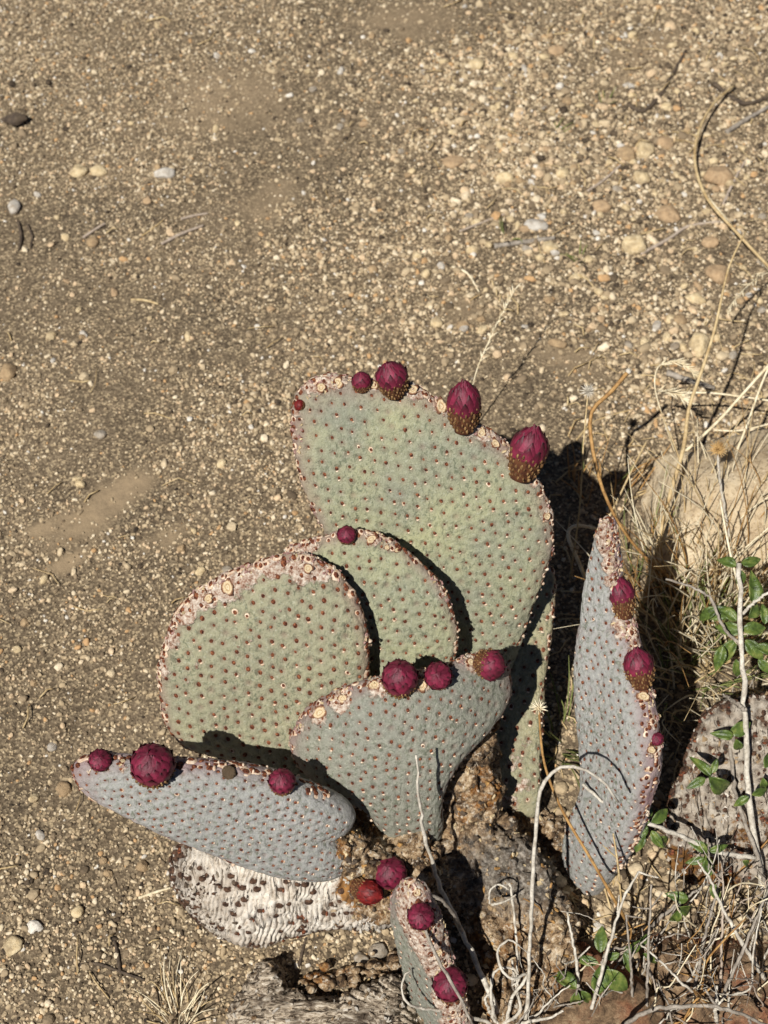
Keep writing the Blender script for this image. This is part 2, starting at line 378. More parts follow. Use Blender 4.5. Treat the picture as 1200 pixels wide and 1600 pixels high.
# gravel: loose grains instanced on points, too many to count
gcol = bpy.data.collections.new('gravel_grains')
for k in range(10):
    P = stone_shape(ICO2[0], 40 + k, 0.42, 8)
    me = bpy.data.meshes.new('grain'); me.from_pydata([tuple(v) for v in P], [], ICO2[1])
    me.polygons.foreach_set('use_smooth', [k % 2 == 0] * len(me.polygons)); me.materials.append(M['gravel'])
    gcol.objects.link(bpy.data.objects.new('grain', me))
def gravel_points():
    pos, rad = [], []
    def field(n, x0, x1, y0, y1, r0, r1, pw):
        q = np.c_[RNG.uniform(x0, x1, n), RNG.uniform(y0, y1, n)]
        dens = np.clip(0.66 + 1.35 * fbm(np.c_[q, np.zeros(n)], 9, 4, 21), 0.14, 1) * (1 - 0.93 * bare_mask(q))
        keep = RNG.uniform(0, 1, n) < dens; q = q[keep]
        r = r0 + (r1 - r0) * RNG.uniform(0, 1, len(q)) ** pw
        pos.append(q); rad.append(r)
    field(135000, -0.50, 0.50, 0.14, 1.34, 0.0006, 0.0013, 1.3)
    field(60000, -0.50, 0.50, 0.14, 1.34, 0.0011, 0.0022, 1.8)
    field(1500, -0.50, 0.50, 0.14, 1.34, 0.0024, 0.0044, 2.2)
    field(900, 0.05, 0.50, 0.7, 1.34, 0.003, 0.0055, 2.0)
    field(11000, -0.12, 0.50, 0.66, 1.34, 0.0016, 0.0034, 1.9)
    c_ = pt(1010, 1430); field(900, c_[0] - .10, c_[0] + .12, c_[1] - .08, c_[1] + .12, 0.0022, 0.0055, 1.6)
    field(30000, -1.6, 1.6, -0.6, 3.0, 0.0014, 0.0032, 1.5)
    field(4000, -3, 3, -1.2, 5.0, 0.003, 0.007, 1.8)
    return np.vstack(pos), np.concatenate(rad)
gp, gr = gravel_points(); n = len(gp)
me = bpy.data.meshes.new('gravel'); me.vertices.add(n)
me.vertices.foreach_set('co', np.c_[gp, gz(gp) + gr * 0.15].astype(np.float32).ravel())
def vattr(name, typ, data, key):
    a = me.attributes.new(name, typ, 'POINT'); a.data.foreach_set(key, data)
tone = np.clip(RNG.normal(0.52, 0.30, n) + 0.10 * fbm(np.c_[gp, 0 * gp[:, :1]], 7, 2, 33), 0, 0.90)
odd = RNG.uniform(0, 1, n); tone = np.where(odd < 0.03, 0.93, np.where(odd > 0.98, 1.0, tone))
vattr('tone', 'FLOAT', tone.astype(np.float32), 'value')
vattr('pick', 'INT', RNG.integers(0, 10, n).astype(np.int32), 'value')
vattr('turn', 'FLOAT_VECTOR', np.c_[RNG.uniform(-.5, .5, n), RNG.uniform(-.5, .5, n), RNG.uniform(0, 6.28, n)].astype(np.float32).ravel(), 'vector')
vattr('size', 'FLOAT_VECTOR', (gr[:, None] * np.c_[RNG.uniform(.85, 1.35, n), RNG.uniform(.7, 1.1, n), RNG.uniform(.5, .85, n)]).astype(np.float32).ravel(), 'vector')
gravel = bpy.data.objects.new('gravel', me); C.objects.link(gravel); tag(gravel, 'cream and brown gravel grains strewn over the dry soil', 'gravel', kind='stuff')
ng = bpy.data.node_groups.new('scatter_grains', 'GeometryNodeTree')
ng.interface.new_socket('Geometry', in_out='INPUT', socket_type='NodeSocketGeometry'); ng.interface.new_socket('Geometry', in_out='OUTPUT', socket_type='NodeSocketGeometry')
gi = ng.nodes.new('NodeGroupInput'); go = ng.nodes.new('NodeGroupOutput'); ip = ng.nodes.new('GeometryNodeInstanceOnPoints')
ci = ng.nodes.new('GeometryNodeCollectionInfo'); ci.inputs['Collection'].default_value = gcol; ci.inputs['Separate Children'].default_value = True
def nattr(name, typ):
    a = ng.nodes.new('GeometryNodeInputNamedAttribute'); a.data_type = typ; a.inputs['Name'].default_value = name; return a.outputs['Attribute']
L = ng.links.new
L(gi.outputs[0], ip.inputs['Points']); L(ci.outputs[0], ip.inputs['Instance']); ip.inputs['Pick Instance'].default_value = True
L(nattr('pick', 'INT'), ip.inputs['Instance Index'])
L(nattr('turn', 'FLOAT_VECTOR'), ip.inputs['Rotation']); L(nattr('size', 'FLOAT_VECTOR'), ip.inputs['Scale'])
L(ip.outputs[0], go.inputs[0])
gravel.modifiers.new('scatter', 'NODES').node_group = ng

# ------------------------------------------------------------------ cactus pads
def dome_batch(centers, normals, ups, ra, rb, hh, k=6):
    "low domes on a surface; returns verts, faces"
    V, F = [], []
    for c, m, u_, a, b, h in zip(centers, normals, ups, ra, rb, hh):
        e2 = unit(u_ - m * m.dot(u_)); e1 = np.cross(e2, m); s = len(V)
        for rr, zz_ in ((1.0, -0.25), (0.68, 0.7)):
            for j in range(k):
                th = 2 * math.pi * (j + 0.5 * (rr < 1)) / k
                V.append(c + e1 * (a * rr * math.cos(th)) + e2 * (b * rr * math.sin(th)) + m * (h * zz_))
        V.append(c + m * h)
        for j in range(k):
            F.append((s + j, s + (j + 1) % k, s + k + j)); F.append((s + (j + 1) % k, s + k + (j + 1) % k, s + k + j))
            F.append((s + k + j, s + k + (j + 1) % k, s + 2 * k))
    return V, F

class Pad: pass
def make_pad(parent, outline, anchor, z, lean, yaw, T, mat, base, top, center=None, bend=(0, 0, 0), sp=0.0098, ar=0.00125,
             style='fresh', cork=(), label=None, lattice=0.35, name='pad', wrinkle=1.0, dim=0.0010, wool=0.5, seed=1, rimw=0.09, rim_ar=1.25):
    """a fleshy pad: its true outline lies in a plane through `anchor` at height z, leaning back by `lean` and turned by `yaw` degrees."""
    org = np.array(parent.location)
    la, ya = math.radians(lean), math.radians(yaw)
    nrm = np.array([0, -math.cos(la), math.sin(la)])
    nrm = np.array([nrm[0] * math.cos(ya) - nrm[1] * math.sin(ya), nrm[0] * math.sin(ya) + nrm[1] * math.cos(ya), nrm[2]])
    P0 = pt(anchor[0], anchor[1], z)
    def flat(u, v, off=0.0):
        d = ray(u, v); return EYE + d * (((P0 + nrm * off - EYE) @ nrm) / (d @ nrm))
    b3, t3 = flat(*base), flat(*top)
    e2 = unit(t3 - b3); e1 = np.cross(e2, nrm)
    mid = (b3 + t3) / 2; half = np.linalg.norm(t3 - b3) / 2
    f = lambda a, b: (bend[0] * a * a + bend[1] * b * b + bend[2] * a * b) / half
    def plane(u, v):                                   # photo point -> (a, b) on the bent mid surface
        off = 0.0
        for _ in range(5):
            q = flat(u, v, off) - mid; a, b = q @ e1, q @ e2
            off = f(a, b) + (mid - P0) @ nrm
        return np.array([a, b])
    O = np.array([plane(u, v) for u, v in outline])
    O = resample(catmull(O, 600, True), 340 if style != 'withered' else 440, True)
    x, y = O.T; x2, y2 = np.roll(O, -1, 0).T; cr = x * y2 - x2 * y
    cen = plane(*center) if center else np.array([((x + x2) * cr).sum(), ((y + y2) * cr).sum()]) / (3 * cr.sum())
    if cr.sum() < 0: O = O[::-1]
    th = np.unwrap(np.arctan2(*(O - cen).T[::-1])); R = np.hypot(*(O - cen).T)
    o = np.argsort(np.mod(th, 2 * math.pi)); TH = np.mod(th, 2 * math.pi)[o]; RR = R[o]
    Rof = lambda a, b: np.interp(np.mod(np.arctan2(b - cen[1], a - cen[0]), 2 * math.pi), TH, RR, period=2 * math.pi)
    N = len(O); MR = 78 if style != 'withered' else 110; tt = np.linspace(0, 1, MR + 1)[1:]; ss = 1 - (1 - tt) ** 1.75
    pk = 7.0
    def hs(s, a, b):
        taper = 1 + 0.30 * np.clip(-(b / half) - 0.35, 0, 1)
        if style == 'withered': taper = taper * (0.8 + 0.35 * fbm(np.c_[a, b, 0 * a], 30, 2, seed))
        return T / 2 * np.sqrt(np.clip(1 - s ** pk, 0, 1)) * taper
    A = cen[0] + np.outer(ss, O[:, 0] - cen[0]); B = cen[1] + np.outer(ss, O[:, 1] - cen[1])
    sgrid = np.repeat(ss, N); A = A.ravel(); B = B.ravel()
    h = hs(sgrid, A, B); fz = f(A, B)
    loc = lambda a, b, c: mid + np.outer(a, e1) + np.outer(b, e2) + np.outer(c, nrm)
    front = loc(A, B, fz + h); back = loc(A[:-N], B[:-N], (fz - h)[:-N])
    fc = loc(cen[:1], cen[1:], [f(*cen) + T / 2]); bc = loc(cen[:1], cen[1:], [f(*cen) - T / 2])
    V = np.vstack([front, back, fc, bc]); nf = len(front); nb = len(back)
    i = np.arange(MR - 1)[:, None] * N; j = np.arange(N)[None]; j2 = (j + 1) % N
    Fq = np.stack([i + j, i + N + j, i + N + j2, i + j2], -1).reshape(-1, 4)
    ib = np.arange(MR - 2)[:, None] * N + nf
    Bq = np.stack([ib + j, ib + j2, ib + N + j2, ib + N + j], -1).reshape(-1, 4)
    j = j[0]; j2 = j2[0]
    lastf = (MR - 1) * N; lastb = nf + (MR - 2) * N
    Eq = np.stack([lastb + j, lastb + j2, lastf + j2, lastf + j], -1)
    F = Fq.tolist() + Bq.tolist() + Eq.tolist() + [(nf + nb, a, b) for a, b in zip(j, j2)] + [(nf + nb + 1, nf + b, nf + a) for a, b in zip(j, j2)]
    s_all = np.concatenate([sgrid, sgrid[:-N], [0, 0]]); a_all = np.concatenate([A, A[:-N], cen[:1], cen[:1]]); b_all = np.concatenate([B, B[:-N], cen[1:], cen[1:]])
    # areoles: slanted rows over both faces, closer rows round the rim
    rs = np.random.default_rng(seed); ca, sa = math.cos(lattice), math.sin(lattice)
    ext = int(max(np.abs(O).max(), 0.05) * 2.4 / sp) + 2
    gi_, gj_ = np.meshgrid(np.arange(-ext, ext), np.arange(-ext, ext)); qa = (gi_ + 0.5 * (gj_ % 2)).ravel() * sp; qb = gj_.ravel() * sp * 0.80
    qa, qb = qa * ca - qb * sa, qa * sa + qb * ca
    jit = 0.09 if style != 'withered' else 0.30
    qa = qa + rs.normal(0, sp * jit, len(qa)) + 0.10 * qb * np.sin(qb * 20); qb = qb + rs.normal(0, sp * jit, len(qb))
    sq = np.hypot(qa - cen[0], qb - cen[1]) / Rof(qa, qb); k = sq < 0.955; qa, qb, sq = qa[k], qb[k], sq[k]
    def surf(a, b, sgn=1):
        s = np.clip(np.hypot(a - cen[0], b - cen[1]) / Rof(a, b), 0, 1); return loc(a, b, f(a, b) + sgn * hs(s, a, b))
    PF = surf(qa, qb); PB = surf(qa, qb, -1)
    per = np.linalg.norm(np.diff(np.vstack([O, O[:1]]), axis=0), axis=1).sum()
    nr = int(per / (sp * 0.62)); rim = []
    for row, (s_, sg) in enumerate(((0.988, 1), (1.0, 1), (0.988, -1))):
        R_ = resample(np.roll(O, row * 3, 0), nr, True) + rs.normal(0, sp * 0.10, (nr, 2))
        a_, b_ = (cen + (R_ - cen) * s_).T; rim.append(surf(a_, b_, sg))
    rim = np.vstack(rim); brim = np.array([(p - mid) @ e2 for p in rim]); rim = rim[brim > -half * 0.72]
    cent = np.vstack([PF, PB, rim]); big = np.r_[np.ones(len(PF) + len(PB)), np.full(len(rim), rim_ar)]
    kd = kdtree.KDTree(len(cent))
    for q, c in enumerate(cent): kd.insert(c, q)
    kd.balance()
    near = np.array([kd.find(v)[2] for v in V])
    rimf = np.clip((s_all - (1 - rimw * 1.6)) / (rimw * 1.6), 0, 1) ** 1.3
    if style != 'withered': rimf = rimf * np.clip((b_all / half + 0.55) / 0.5, 0.15, 1)
    ck = np.zeros(len(V))
    for (u, v, rp, st) in cork:
        q = plane(u, v); q3 = surf(*[np.array([q[0]]), np.array([q[1]])])[0]; rr = rp * 0.0004
        ck = np.maximum(ck, st * np.clip(1.4 - np.linalg.norm(V - q3, axis=1) / rr, 0, 1))
    spot = np.exp(-(near / (ar * 1.7)) ** 2)
    me = bpy.data.meshes.new(name); me.from_pydata([tuple(v) for v in V], [], F); me.update()
    nn = np.zeros(len(V) * 3, np.float32); me.vertex_normals.foreach_get('vector', nn); nn = nn.reshape(-1, 3)
    if style == 'withered':
        wr = b_all / 0.0037 + 2.4 * fbm(V, 48, 4, seed) + 2.6 * fbm(V, 15, 2, seed + 3) + a_all * 22
        ridge = np.abs(np.sin(math.pi * wr)) ** 0.42
        disp = 0.0036 * wrinkle * (ridge - 0.8) * (0.85 + 0.3 * fbm(V, 35, 2, seed + 2)) + (0.0020 + 0.004 * (1 - wrinkle)) * fbm(V, 70, 3, seed + 7) - (0.0014 + .003 * (1 - wrinkle)) * spot
    else:
        wr = np.abs(fbm(np.c_[a_all * 1.9, b_all * 0.9, s_all * 0], 150, 3, seed))
        disp = -dim * spot + 0.00028 * np.exp(-((near - ar * 2.4) / (ar * 1.2)) ** 2) * (dim > 0) - 0.0007 * np.clip(0.22 - wr, 0, 1) / 0.22 * 0.6 + 0.0011 * fbm(V, 22, 2, seed + 5) + 0.0004 * fbm(V, 190, 2, seed + 6)
        disp = disp + ck * 0.0018 * (0.4 + fbm(V, 240, 3, seed + 8)) + rimf * 0.0008 * fbm(V, 170, 2, seed + 9)
    V = V + nn * disp[:, None]
    bpy.data.meshes.remove(me)
    pad = mesh_obj(name, V - org, F, mat, parent, attrs={'rim': rimf, 'spot': spot * (0.8 if style != 'withered' else 0.5), 'cork': ck})
    if label: pad['label'] = label
    # tufts
    kv = kdtree.KDTree(len(V))
    for q, v in enumerate(V): kv.insert(v, q)
    kv.balance()
    cs, ms, ups, ra, big_used = [], [], [], [], []
    for c, b_ in zip(cent, big):
        _, q, _ = kv.find(c)
        if rs.uniform() < 0.04: continue
        big_used.append(b_); cs.append(V[q] - org); ms.append(nn[q].astype(float)); ups.append(e2); ra.append(ar * 1.42 * b_ * rs.uniform(0.7, 1.2))
    ra = np.array(ra)
    tm, wm = (M['tuft'], M['wool']) if style != 'withered' else (M['dark_tuft'], M['tuft'])
    V1, F1 = dome_batch(cs, ms, ups, ra * 0.78, ra, ra * 0.42)
    mi = [0] * len(F1)
    pickw = [q for q in range(len(cs)) if rs.uniform() < wool]
    cw = [cs[q] - e2 * ra[q] * 0.85 + ms[q] * ra[q] * 0.1 + e1 * ra[q] * rs.uniform(-.5, .5) for q in pickw]
    nface = sum(1 for b_ in big_used if b_ == 1.0)
    ringq = [q for q in range(nface, len(cs)) if rs.uniform() < (0.5 if style != 'withered' else 0.0)] + [q for q in pickw if q < nface and rs.uniform() < .07]
    V3, F3 = dome_batch([cs[q] for q in ringq], [ms[q] for q in ringq], [ups[q] for q in ringq], ra[ringq] * 1.25, ra[ringq] * 1.3, ra[ringq] * 0.30, 7)
    F3 = [tuple(i_ + len(V1) for i_ in fa) for fa in F3]; V1 = V1 + V3; F1 = F1 + F3; mi = mi + [1] * len(F3)
    V2, F2 = dome_batch(cw, [ms[q] for q in pickw], [ups[q] for q in pickw], ra[pickw] * 0.75, ra[pickw] * 0.42, ra[pickw] * 0.5, 5)
    F2 = [tuple(i_ + len(V1) for i_ in fa) for fa in F2]
    ao = mesh_obj('areoles', np.array(V1 + V2), F1 + F2, [tm, wm], pad, midx=mi + [1] * len(F2)); tag(ao, kind='stuff')
    P = Pad(); P.o = pad; P.plane = plane; P.surf = lambda q, sg=1: surf(np.array([q[0]]), np.array([q[1]]), sg)[0]
    P.n, P.e1, P.e2, P.mid, P.V, P.N, P.kv, P.parent, P.half, P.base3 = nrm, e1, e2, mid, V, nn, kv, parent, half, b3
    def hit(u, v):                                      # nearest skin point on the viewing ray
        d = ray(u, v); rel = V - EYE; along = rel @ d; dist = np.linalg.norm(rel - np.outer(along, d), axis=1)
        c = np.where(dist < dist.min() + 0.0022)[0]; q = c[np.argmin(along[c])]; return V[q], nn[q].astype(float)
    P.hit = hit
    return P

# buds: three shared shapes, each a scaly base and a petal tip
def bud_mesh(kind, seed):
    rs = np.random.default_rng(seed)
    prof = {'cone': [(0, .30), (.10, .38), (.3, .46), (.5, .49), (.62, .47), (.75, .39), (.88, .22), (.96, .09), (1.0, .0)],
            'globe': [(0, .34), (.12, .46), (.3, .54), (.5, .57), (.68, .53), (.82, .41), (.92, .25), (.98, .1), (1.0, .0)],
            'small': [(0, .40), (.15, .50), (.35, .56), (.55, .55), (.75, .44), (.9, .25), (.97, .1), (1.0, .0)]}[kind]
    pz, pr = np.array(prof).T
    rad = lambda z: np.interp(z, pz, pr)
    split = {'cone': 0.42, 'globe': 0.30, 'small': 0.30}[kind]
    def lathe(z0, z1, n, k, fl=0.0, cnt=13):
        V, F = [], []
        for i in range(n + 1):
            z = z0 + (z1 - z0) * i / n
            for j in range(k):
                th = 2 * math.pi * j / k; r = rad(z) * (1 + fl * math.cos(cnt * th + z * 3)); V.append((r * math.cos(th), r * math.sin(th), z))
        for i in range(n):
            for j in range(k): F.append((i * k + j, i * k + (j + 1) % k, (i + 1) * k + (j + 1) % k, (i + 1) * k + j))
        return V, F
    V, F = lathe(-0.06, split + 0.08, 10, 28); F.append(tuple(range(28))[::-1]); mi = [0] * len(F)
    cs, ms, ups, ra, hh = [], [], [], [], []
    nt = 95; ga = 2.39996
    for q in range(nt):                                  # tubercles in spirals
        z = (split + 0.10) * (q + 0.5) / nt; th = q * ga; r = rad(z)
        m = unit([math.cos(th), math.sin(th), 0.15]); cs.append(np.array([r * math.cos(th), r * math.sin(th), z])); ms.append(m)
        ups.append(np.array([0, 0, 1.])); ra.append(0.036 * rs.uniform(.6, 1.3)); hh.append(0.05 * rs.uniform(.4, 1.6)); cs[-1] = cs[-1] + rs.normal(0, .012, 3)
    ra = np.array(ra); V1, F1 = dome_batch(cs, ms, ups, ra, ra * 1.35, hh)
    s = len(V); V += [tuple(v) for v in V1]; F += [tuple(i + s for i in f_) for f_ in F1]; mi += [1] * len(F1)
    # fine spines
    for q in range(70):
        z = split * rs.uniform(0.2, 1.5); th = rs.uniform(0, 6.28); r = rad(z); d = unit([math.cos(th), math.sin(th), 0.9])
        p = np.array([r * math.cos(th), r * math.sin(th), z]); e = np.cross(d, [0, 0, 1.]); e = unit(e) * 0.007; s = len(V)
        V += [tuple(p + e), tuple(p - e), tuple(p + d * rs.uniform(.08, .15))]; F.append((s, s + 1, s + 2)); mi.append(1)
    base = (V, F, mi)
    V, F = lathe(split, 1.0, 16, 40, 0.0); tip = [0.0] * len(V); keel = [0.0] * len(V); shade = [0.2] * len(V)
    npet = 46
    for q in range(npet):                                # overlapping pointed keeled petals
        w_ = q / (npet - 1); z0 = split - 0.04 + (0.90 - split) * w_ ** 0.85; th = q * ga + rs.normal(0, .12)
        L_ = (0.34 - 0.15 * w_) * rs.uniform(.85, 1.15); half_w = rad(z0) * (0.36 - 0.04 * w_) + 0.015; s = len(V)
        nl = 5; fl = rs.uniform(.6, 1.7); sh_ = rs.uniform(0, 1)
        for i in range(nl + 1):
            tq = i / nl; z = min(z0 + L_ * tq, 0.995 + 0.07 * w_ * tq); r = rad(min(z, .985)) + 0.010 + 0.075 * fl * tq ** 2 * (1 - w_ * 0.7)
            ww = half_w * (1 - tq ** 1.7) / max(r, .08)
            for c_, lift in ((-1, -0.016), (0, 0.020), (1, -0.016)):
                a = th + c_ * ww; V.append(((r + lift) * math.cos(a), (r + lift) * math.sin(a), z)); tip.append(max(0, tq - 0.5) * 2.0 * (1 - w_ * .8)); keel.append((c_ == 0) * (1 - tq) * rs.uniform(.3, 1)); shade.append(sh_ * (.6 + .4 * w_))
        for i in range(nl):
            for c_ in (0, 1):
                a = s + i * 3 + c_; F.append((a, a + 1, a + 4, a + 3))
    tip = (tip, keel, shade)
    return base, (V, F, tip)
BUD = {}
for kind, sd in (('cone', 3), ('globe', 5), ('small', 8)):
    (bV, bF, bm_), (tV, tF, tt_) = bud_mesh(kind, sd)
    def mk(nm, V, F, mats, mi=None, at=None):
        me = bpy.data.meshes.new(nm); me.from_pydata(V, [], F)
        for m in mats: me.materials.append(m)
        me.polygons.foreach_set('use_smooth', [True] * len(me.polygons))
        if mi: me.polygons.foreach_set('material_index', mi)
        if at:
            for nm_, dat in zip(('tip', 'keel', 'shade'), at): a = me.attributes.new(nm_, 'FLOAT', 'POINT'); a.data.foreach_set('value', np.array(dat, np.float32))
        return me
    BUD[kind] = (mk('bud_base', bV, bF, [M['bud_base'], M['tubercle']], bm_), mk('bud_tip', tV, tF, [M['petal']], None, tt_))
def add_bud(parent, base3, tip3, length, width, kind, label=None, spin=0.0, tipmat=None):
    "base3 and tip3 are world points giving the axis"
    org = np.array(parent.location); ax = unit(np.asarray(tip3) - base3)
    o = bpy.data.objects.new('flower_bud', BUD[kind][0]); C.objects.link(o); o.parent = parent
    q = Vector(ax).to_track_quat('Z', 'Y') @ Quaternion((0, 0, 1), spin)
    o.rotation_mode = 'QUATERNION'; o.rotation_quaternion = q
    o.location = tuple(base3 - org); o.scale = (width, width, length)
    c = bpy.data.objects.new('bud_tip', BUD[kind][1]); C.objects.link(c); c.parent = o
    if tipmat: c.material_slots[0].link = 'OBJECT'; c.material_slots[0].material = M[tipmat]
    if label: o['label'] = label
    return o
def pad_bud(P, u, v, tu, tv, lpx, wpx, kind, face=0.35, label=None, spin=0.0, sink=0.0, tipmat=None):
    "a bud rooted on the pad at (u, v); its tip leans to (tu, tv) in the pad plane and by `face` towards the viewer"
    p, nv = P.hit(u, v); q = P.plane(tu, tv) - P.plane(u, v)
    d = unit(unit(q[0] * P.e1 + q[1] * P.e2 + 1e-9) * (1 - face) - ray(u, v) * face)
    mpp = np.linalg.norm(p - EYE) * TANV / 800
    p = p - d * (0.003 + sink)
    return add_bud(P.parent, p, p + d, lpx * mpp * .94, wpx * mpp * .88, kind, label, spin, tipmat)

def scar_mesh(seed):
    rs = np.random.default_rng(seed); k = 22; V, F = [], []
    for i, (r, z) in enumerate(((1.05, -0.35), (1.0, 0.15), (0.82, 0.42), (0.62, 0.36), (0.46, 0.18), (0.30, 0.30), (0.14, 0.16))):
        for j in range(k):
            th = 2 * math.pi * j / k; w_ = 1 + 0.20 * math.sin(th * 3 + seed) + 0.12 * math.sin(th * 5 + 2 * seed) + 0.14 * rs.uniform(-1, 1)
            V.append((r * w_ * math.cos(th), r * w_ * math.sin(th), z * (1 + 0.35 * rs.uniform(-1, 1))))
    for i in range(6):
        for j in range(k): F.append((i * k + j, i * k + (j + 1) % k, (i + 1) * k + (j + 1) % k, (i + 1) * k + j))
    F.append(tuple(6 * k + j for j in range(k)))
    me = bpy.data.meshes.new('flower_scar'); me.from_pydata(V, [], F); me.materials.append(M['cork'])
    me.polygons.foreach_set('use_smooth', [True] * len(me.polygons)); return me
SCAR = [scar_mesh(k) for k in range(4)]
def add_scar(P, u, v, rp, k=0):
    p, nv = P.hit(u, v); org = np.array(P.parent.location)
    o = bpy.data.objects.new('flower_scar', SCAR[k % 4]); C.objects.link(o); o.parent = P.o
    mpp = np.linalg.norm(p - EYE) * TANV / 800
    o.rotation_mode = 'QUATERNION'; o.rotation_quaternion = Vector(unit(nv - ray(u, v) * 0.5)).to_track_quat('Z', 'Y') @ Quaternion((0, 0, 1), k * 1.3)
    o.location = tuple(p - org); s = rp * mpp * 0.66; o.scale = (s * (1 + .25 * math.sin(k * 2.1)), s * .85, s * (.5 + .2 * math.sin(k * 1.7)))
    return o

cactus = thing('beavertail_cactus', (*pt(690, 1430, 0)[:2], 0), 'large prickly pear cactus with broad grey-green pads and magenta buds on bare soil', 'cactus')
small_cactus = thing('beavertail_cactus', (*pt(925, 1400, 0)[:2], 0), 'small prickly pear cactus with two narrow stacked blue-grey pads beside dry grass', 'cactus')

big = make_pad(cactus, [(470, 605), (500, 588), (550, 588), (600, 594), (650, 603), (690, 628), (740, 655), (790, 690), (830, 735), (855, 775), (866, 815), (865, 860), (850, 905), (832, 950), (815, 1000), (795, 1050), (765, 1090), (735, 1100), (690, 1075), (640, 1015), (590, 945), (543, 885), (508, 835), (482, 785), (463, 730), (455, 670), (458, 630)],
    (750, 1095), 0.060, 30, 2, 0.017, M['pad_green'], (750, 1095), (570, 590), bend=(0.05, -0.06, 0), sp=0.0092, ar=0.00118, seed=1, lattice=0.5, rimw=0.12,
    cork=[(490, 597, 20, .9), (520, 590, 22, .9), (590, 594, 22, .7), (645, 604, 22, 1), (690, 630, 20, .8), (735, 660, 18, .9), (758, 675, 22, .8), (795, 700, 18, .6), (835, 745, 16, .9), (858, 800, 18, .8), (462, 640, 12, .7), (457, 680, 10, .7)],
    label='tallest and broadest pad, green with yellowish centre')
mid = make_pad(cactus, [(540, 826), (580, 830), (625, 850), (665, 885), (695, 920), (713, 965), (717, 1000), (710, 1040), (690, 1090), (650, 1130), (600, 1145), (560, 1115), (500, 1040), (455, 960), (432, 900), (442, 865), (470, 846), (510, 836)],
    (600, 1140), 0.074, 30, 0, 0.014, M['pad_green'], (610, 1140), (560, 830), bend=(0.04, -0.04, 0), sp=0.0092, ar=0.00118, seed=2, lattice=0.7,
    cork=[(585, 838, 14, .9), (450, 862, 22, .8), (480, 848, 20, .9), (610, 850, 12, .6), (690, 925, 12, .6)])
left = make_pad(cactus, [(250, 1085), (247, 1040), (262, 990), (285, 945), (320, 915), (370, 890), (420, 872), (470, 866), (510, 880), (540, 905), (562, 940), (575, 985), (578, 1030), (576, 1090), (572, 1160), (562, 1230), (530, 1245), (480, 1220), (400, 1195), (335, 1182), (285, 1165), (256, 1125)],
    (545, 1235), 0.058, 32, -2, 0.016, M['pad_olive'], (540, 1235), (385, 885), bend=(0.03, -0.05, 0), sp=0.0092, ar=0.0014, seed=3, lattice=0.25, wool=0.25, dim=0.0009,
    cork=[(290, 950, 26, 1), (320, 922, 30, 1.05), (350, 905, 34, 1.1), (385, 892, 26, .9), (425, 878, 26, .9), (475, 880, 30, 1), (505, 890, 20, .8), (265, 995, 20, .9), (255, 1040, 18, .8), (262, 970, 20, .9), (440, 945, 5, .55), (420, 970, 5, .5), (395, 990, 5, .5), (375, 1002, 5, .5), (310, 1030, 8, .5), (295, 1055, 8, .45)])
front = make_pad(cactus, [(452, 1165), (460, 1135), (480, 1105), (520, 1082), (570, 1064), (640, 1052), (700, 1037), (745, 1022), (785, 1027), (800, 1060), (796, 1090), (772, 1130), (737, 1168), (708, 1205), (692, 1245), (692, 1290), (680, 1322), (645, 1334), (607, 1322), (590, 1290), (565, 1262), (520, 1237), (475, 1205)],
    (640, 1325), 0.058, 30, 6, 0.019, M['pad_grey'], (642, 1328), (630, 1050), center=(630, 1170), bend=(-0.42, -0.22, 0), sp=0.0082, ar=0.00112, seed=4, lattice=0.45,
    cork=[(495, 1108, 20, .9), (530, 1085, 22, 1), (590, 1064, 22, .9), (655, 1055, 22, .9), (740, 1028, 22, .9), (760, 1026, 16, .9), (470, 1130, 12, .5)])
fleft = make_pad(cactus, [(112, 1205), (124, 1187), (160, 1180), (210, 1183), (270, 1187), (330, 1190), (390, 1197), (450, 1213), (510, 1236), (545, 1255), (556, 1275), (548, 1293), (528, 1306), (546, 1316), (553, 1332), (545, 1356), (515, 1370), (450, 1368), (380, 1350), (310, 1322), (240, 1292), (180, 1262), (132, 1236)],
    (540, 1340), 0.085, 30, 6, 0.022, M['pad_blue'], (535, 1330), (135, 1215), center=(370, 1272), bend=(-0.06, -0.10, 0), sp=0.0068, ar=0.00095, seed=5, lattice=0.2, rimw=0.13, rim_ar=2.1,
    cork=[(195, 1190, 9, .5)], label='blue-grey pad leaning left over the withered white pad')
back = make_pad(cactus, [(862, 885), (869, 920), (864, 980), (853, 1060), (848, 1150), (843, 1262), (815, 1276), (765, 1264), (752, 1230), (755, 1180), (765, 1120), (780, 1050), (800, 980), (830, 900)],
    (800, 1265), 0.022, 62, 0, 0.017, M['pad_pale'], (800, 1268), (848, 885), center=(808, 1090), sp=0.0098, ar=0.0014, seed=6,
    cork=[(800, 1190, 22, .55), (815, 1225, 22, .55), (790, 1250, 24, .6), (820, 1160, 14, .5)])
rlow = make_pad(small_cactus, [(918, 958), (948, 946), (975, 956), (992, 1000), (1006, 1060), (1018, 1120), (1026, 1180), (1020, 1232), (995, 1315), (965, 1360), (928, 1405), (902, 1385), (888, 1335), (908, 1285), (918, 1230), (914, 1150), (908, 1080), (908, 1010)],
    (928, 1400), 0.004, 17, -57, 0.024, M['pad_blue'], (928, 1402), (948, 950), center=(958, 1150), bend=(0.14, -0.05, 0), sp=0.0074, ar=0.0010, seed=7, lattice=0.1, rimw=0.12, rim_ar=1.6,
    cork=[(985, 975, 30, 1), (1005, 1010, 24, .9), (1016, 1075, 26, .9), (1025, 1130, 20, .7), (1030, 1170, 22, .8), (930, 950, 14, .8)])
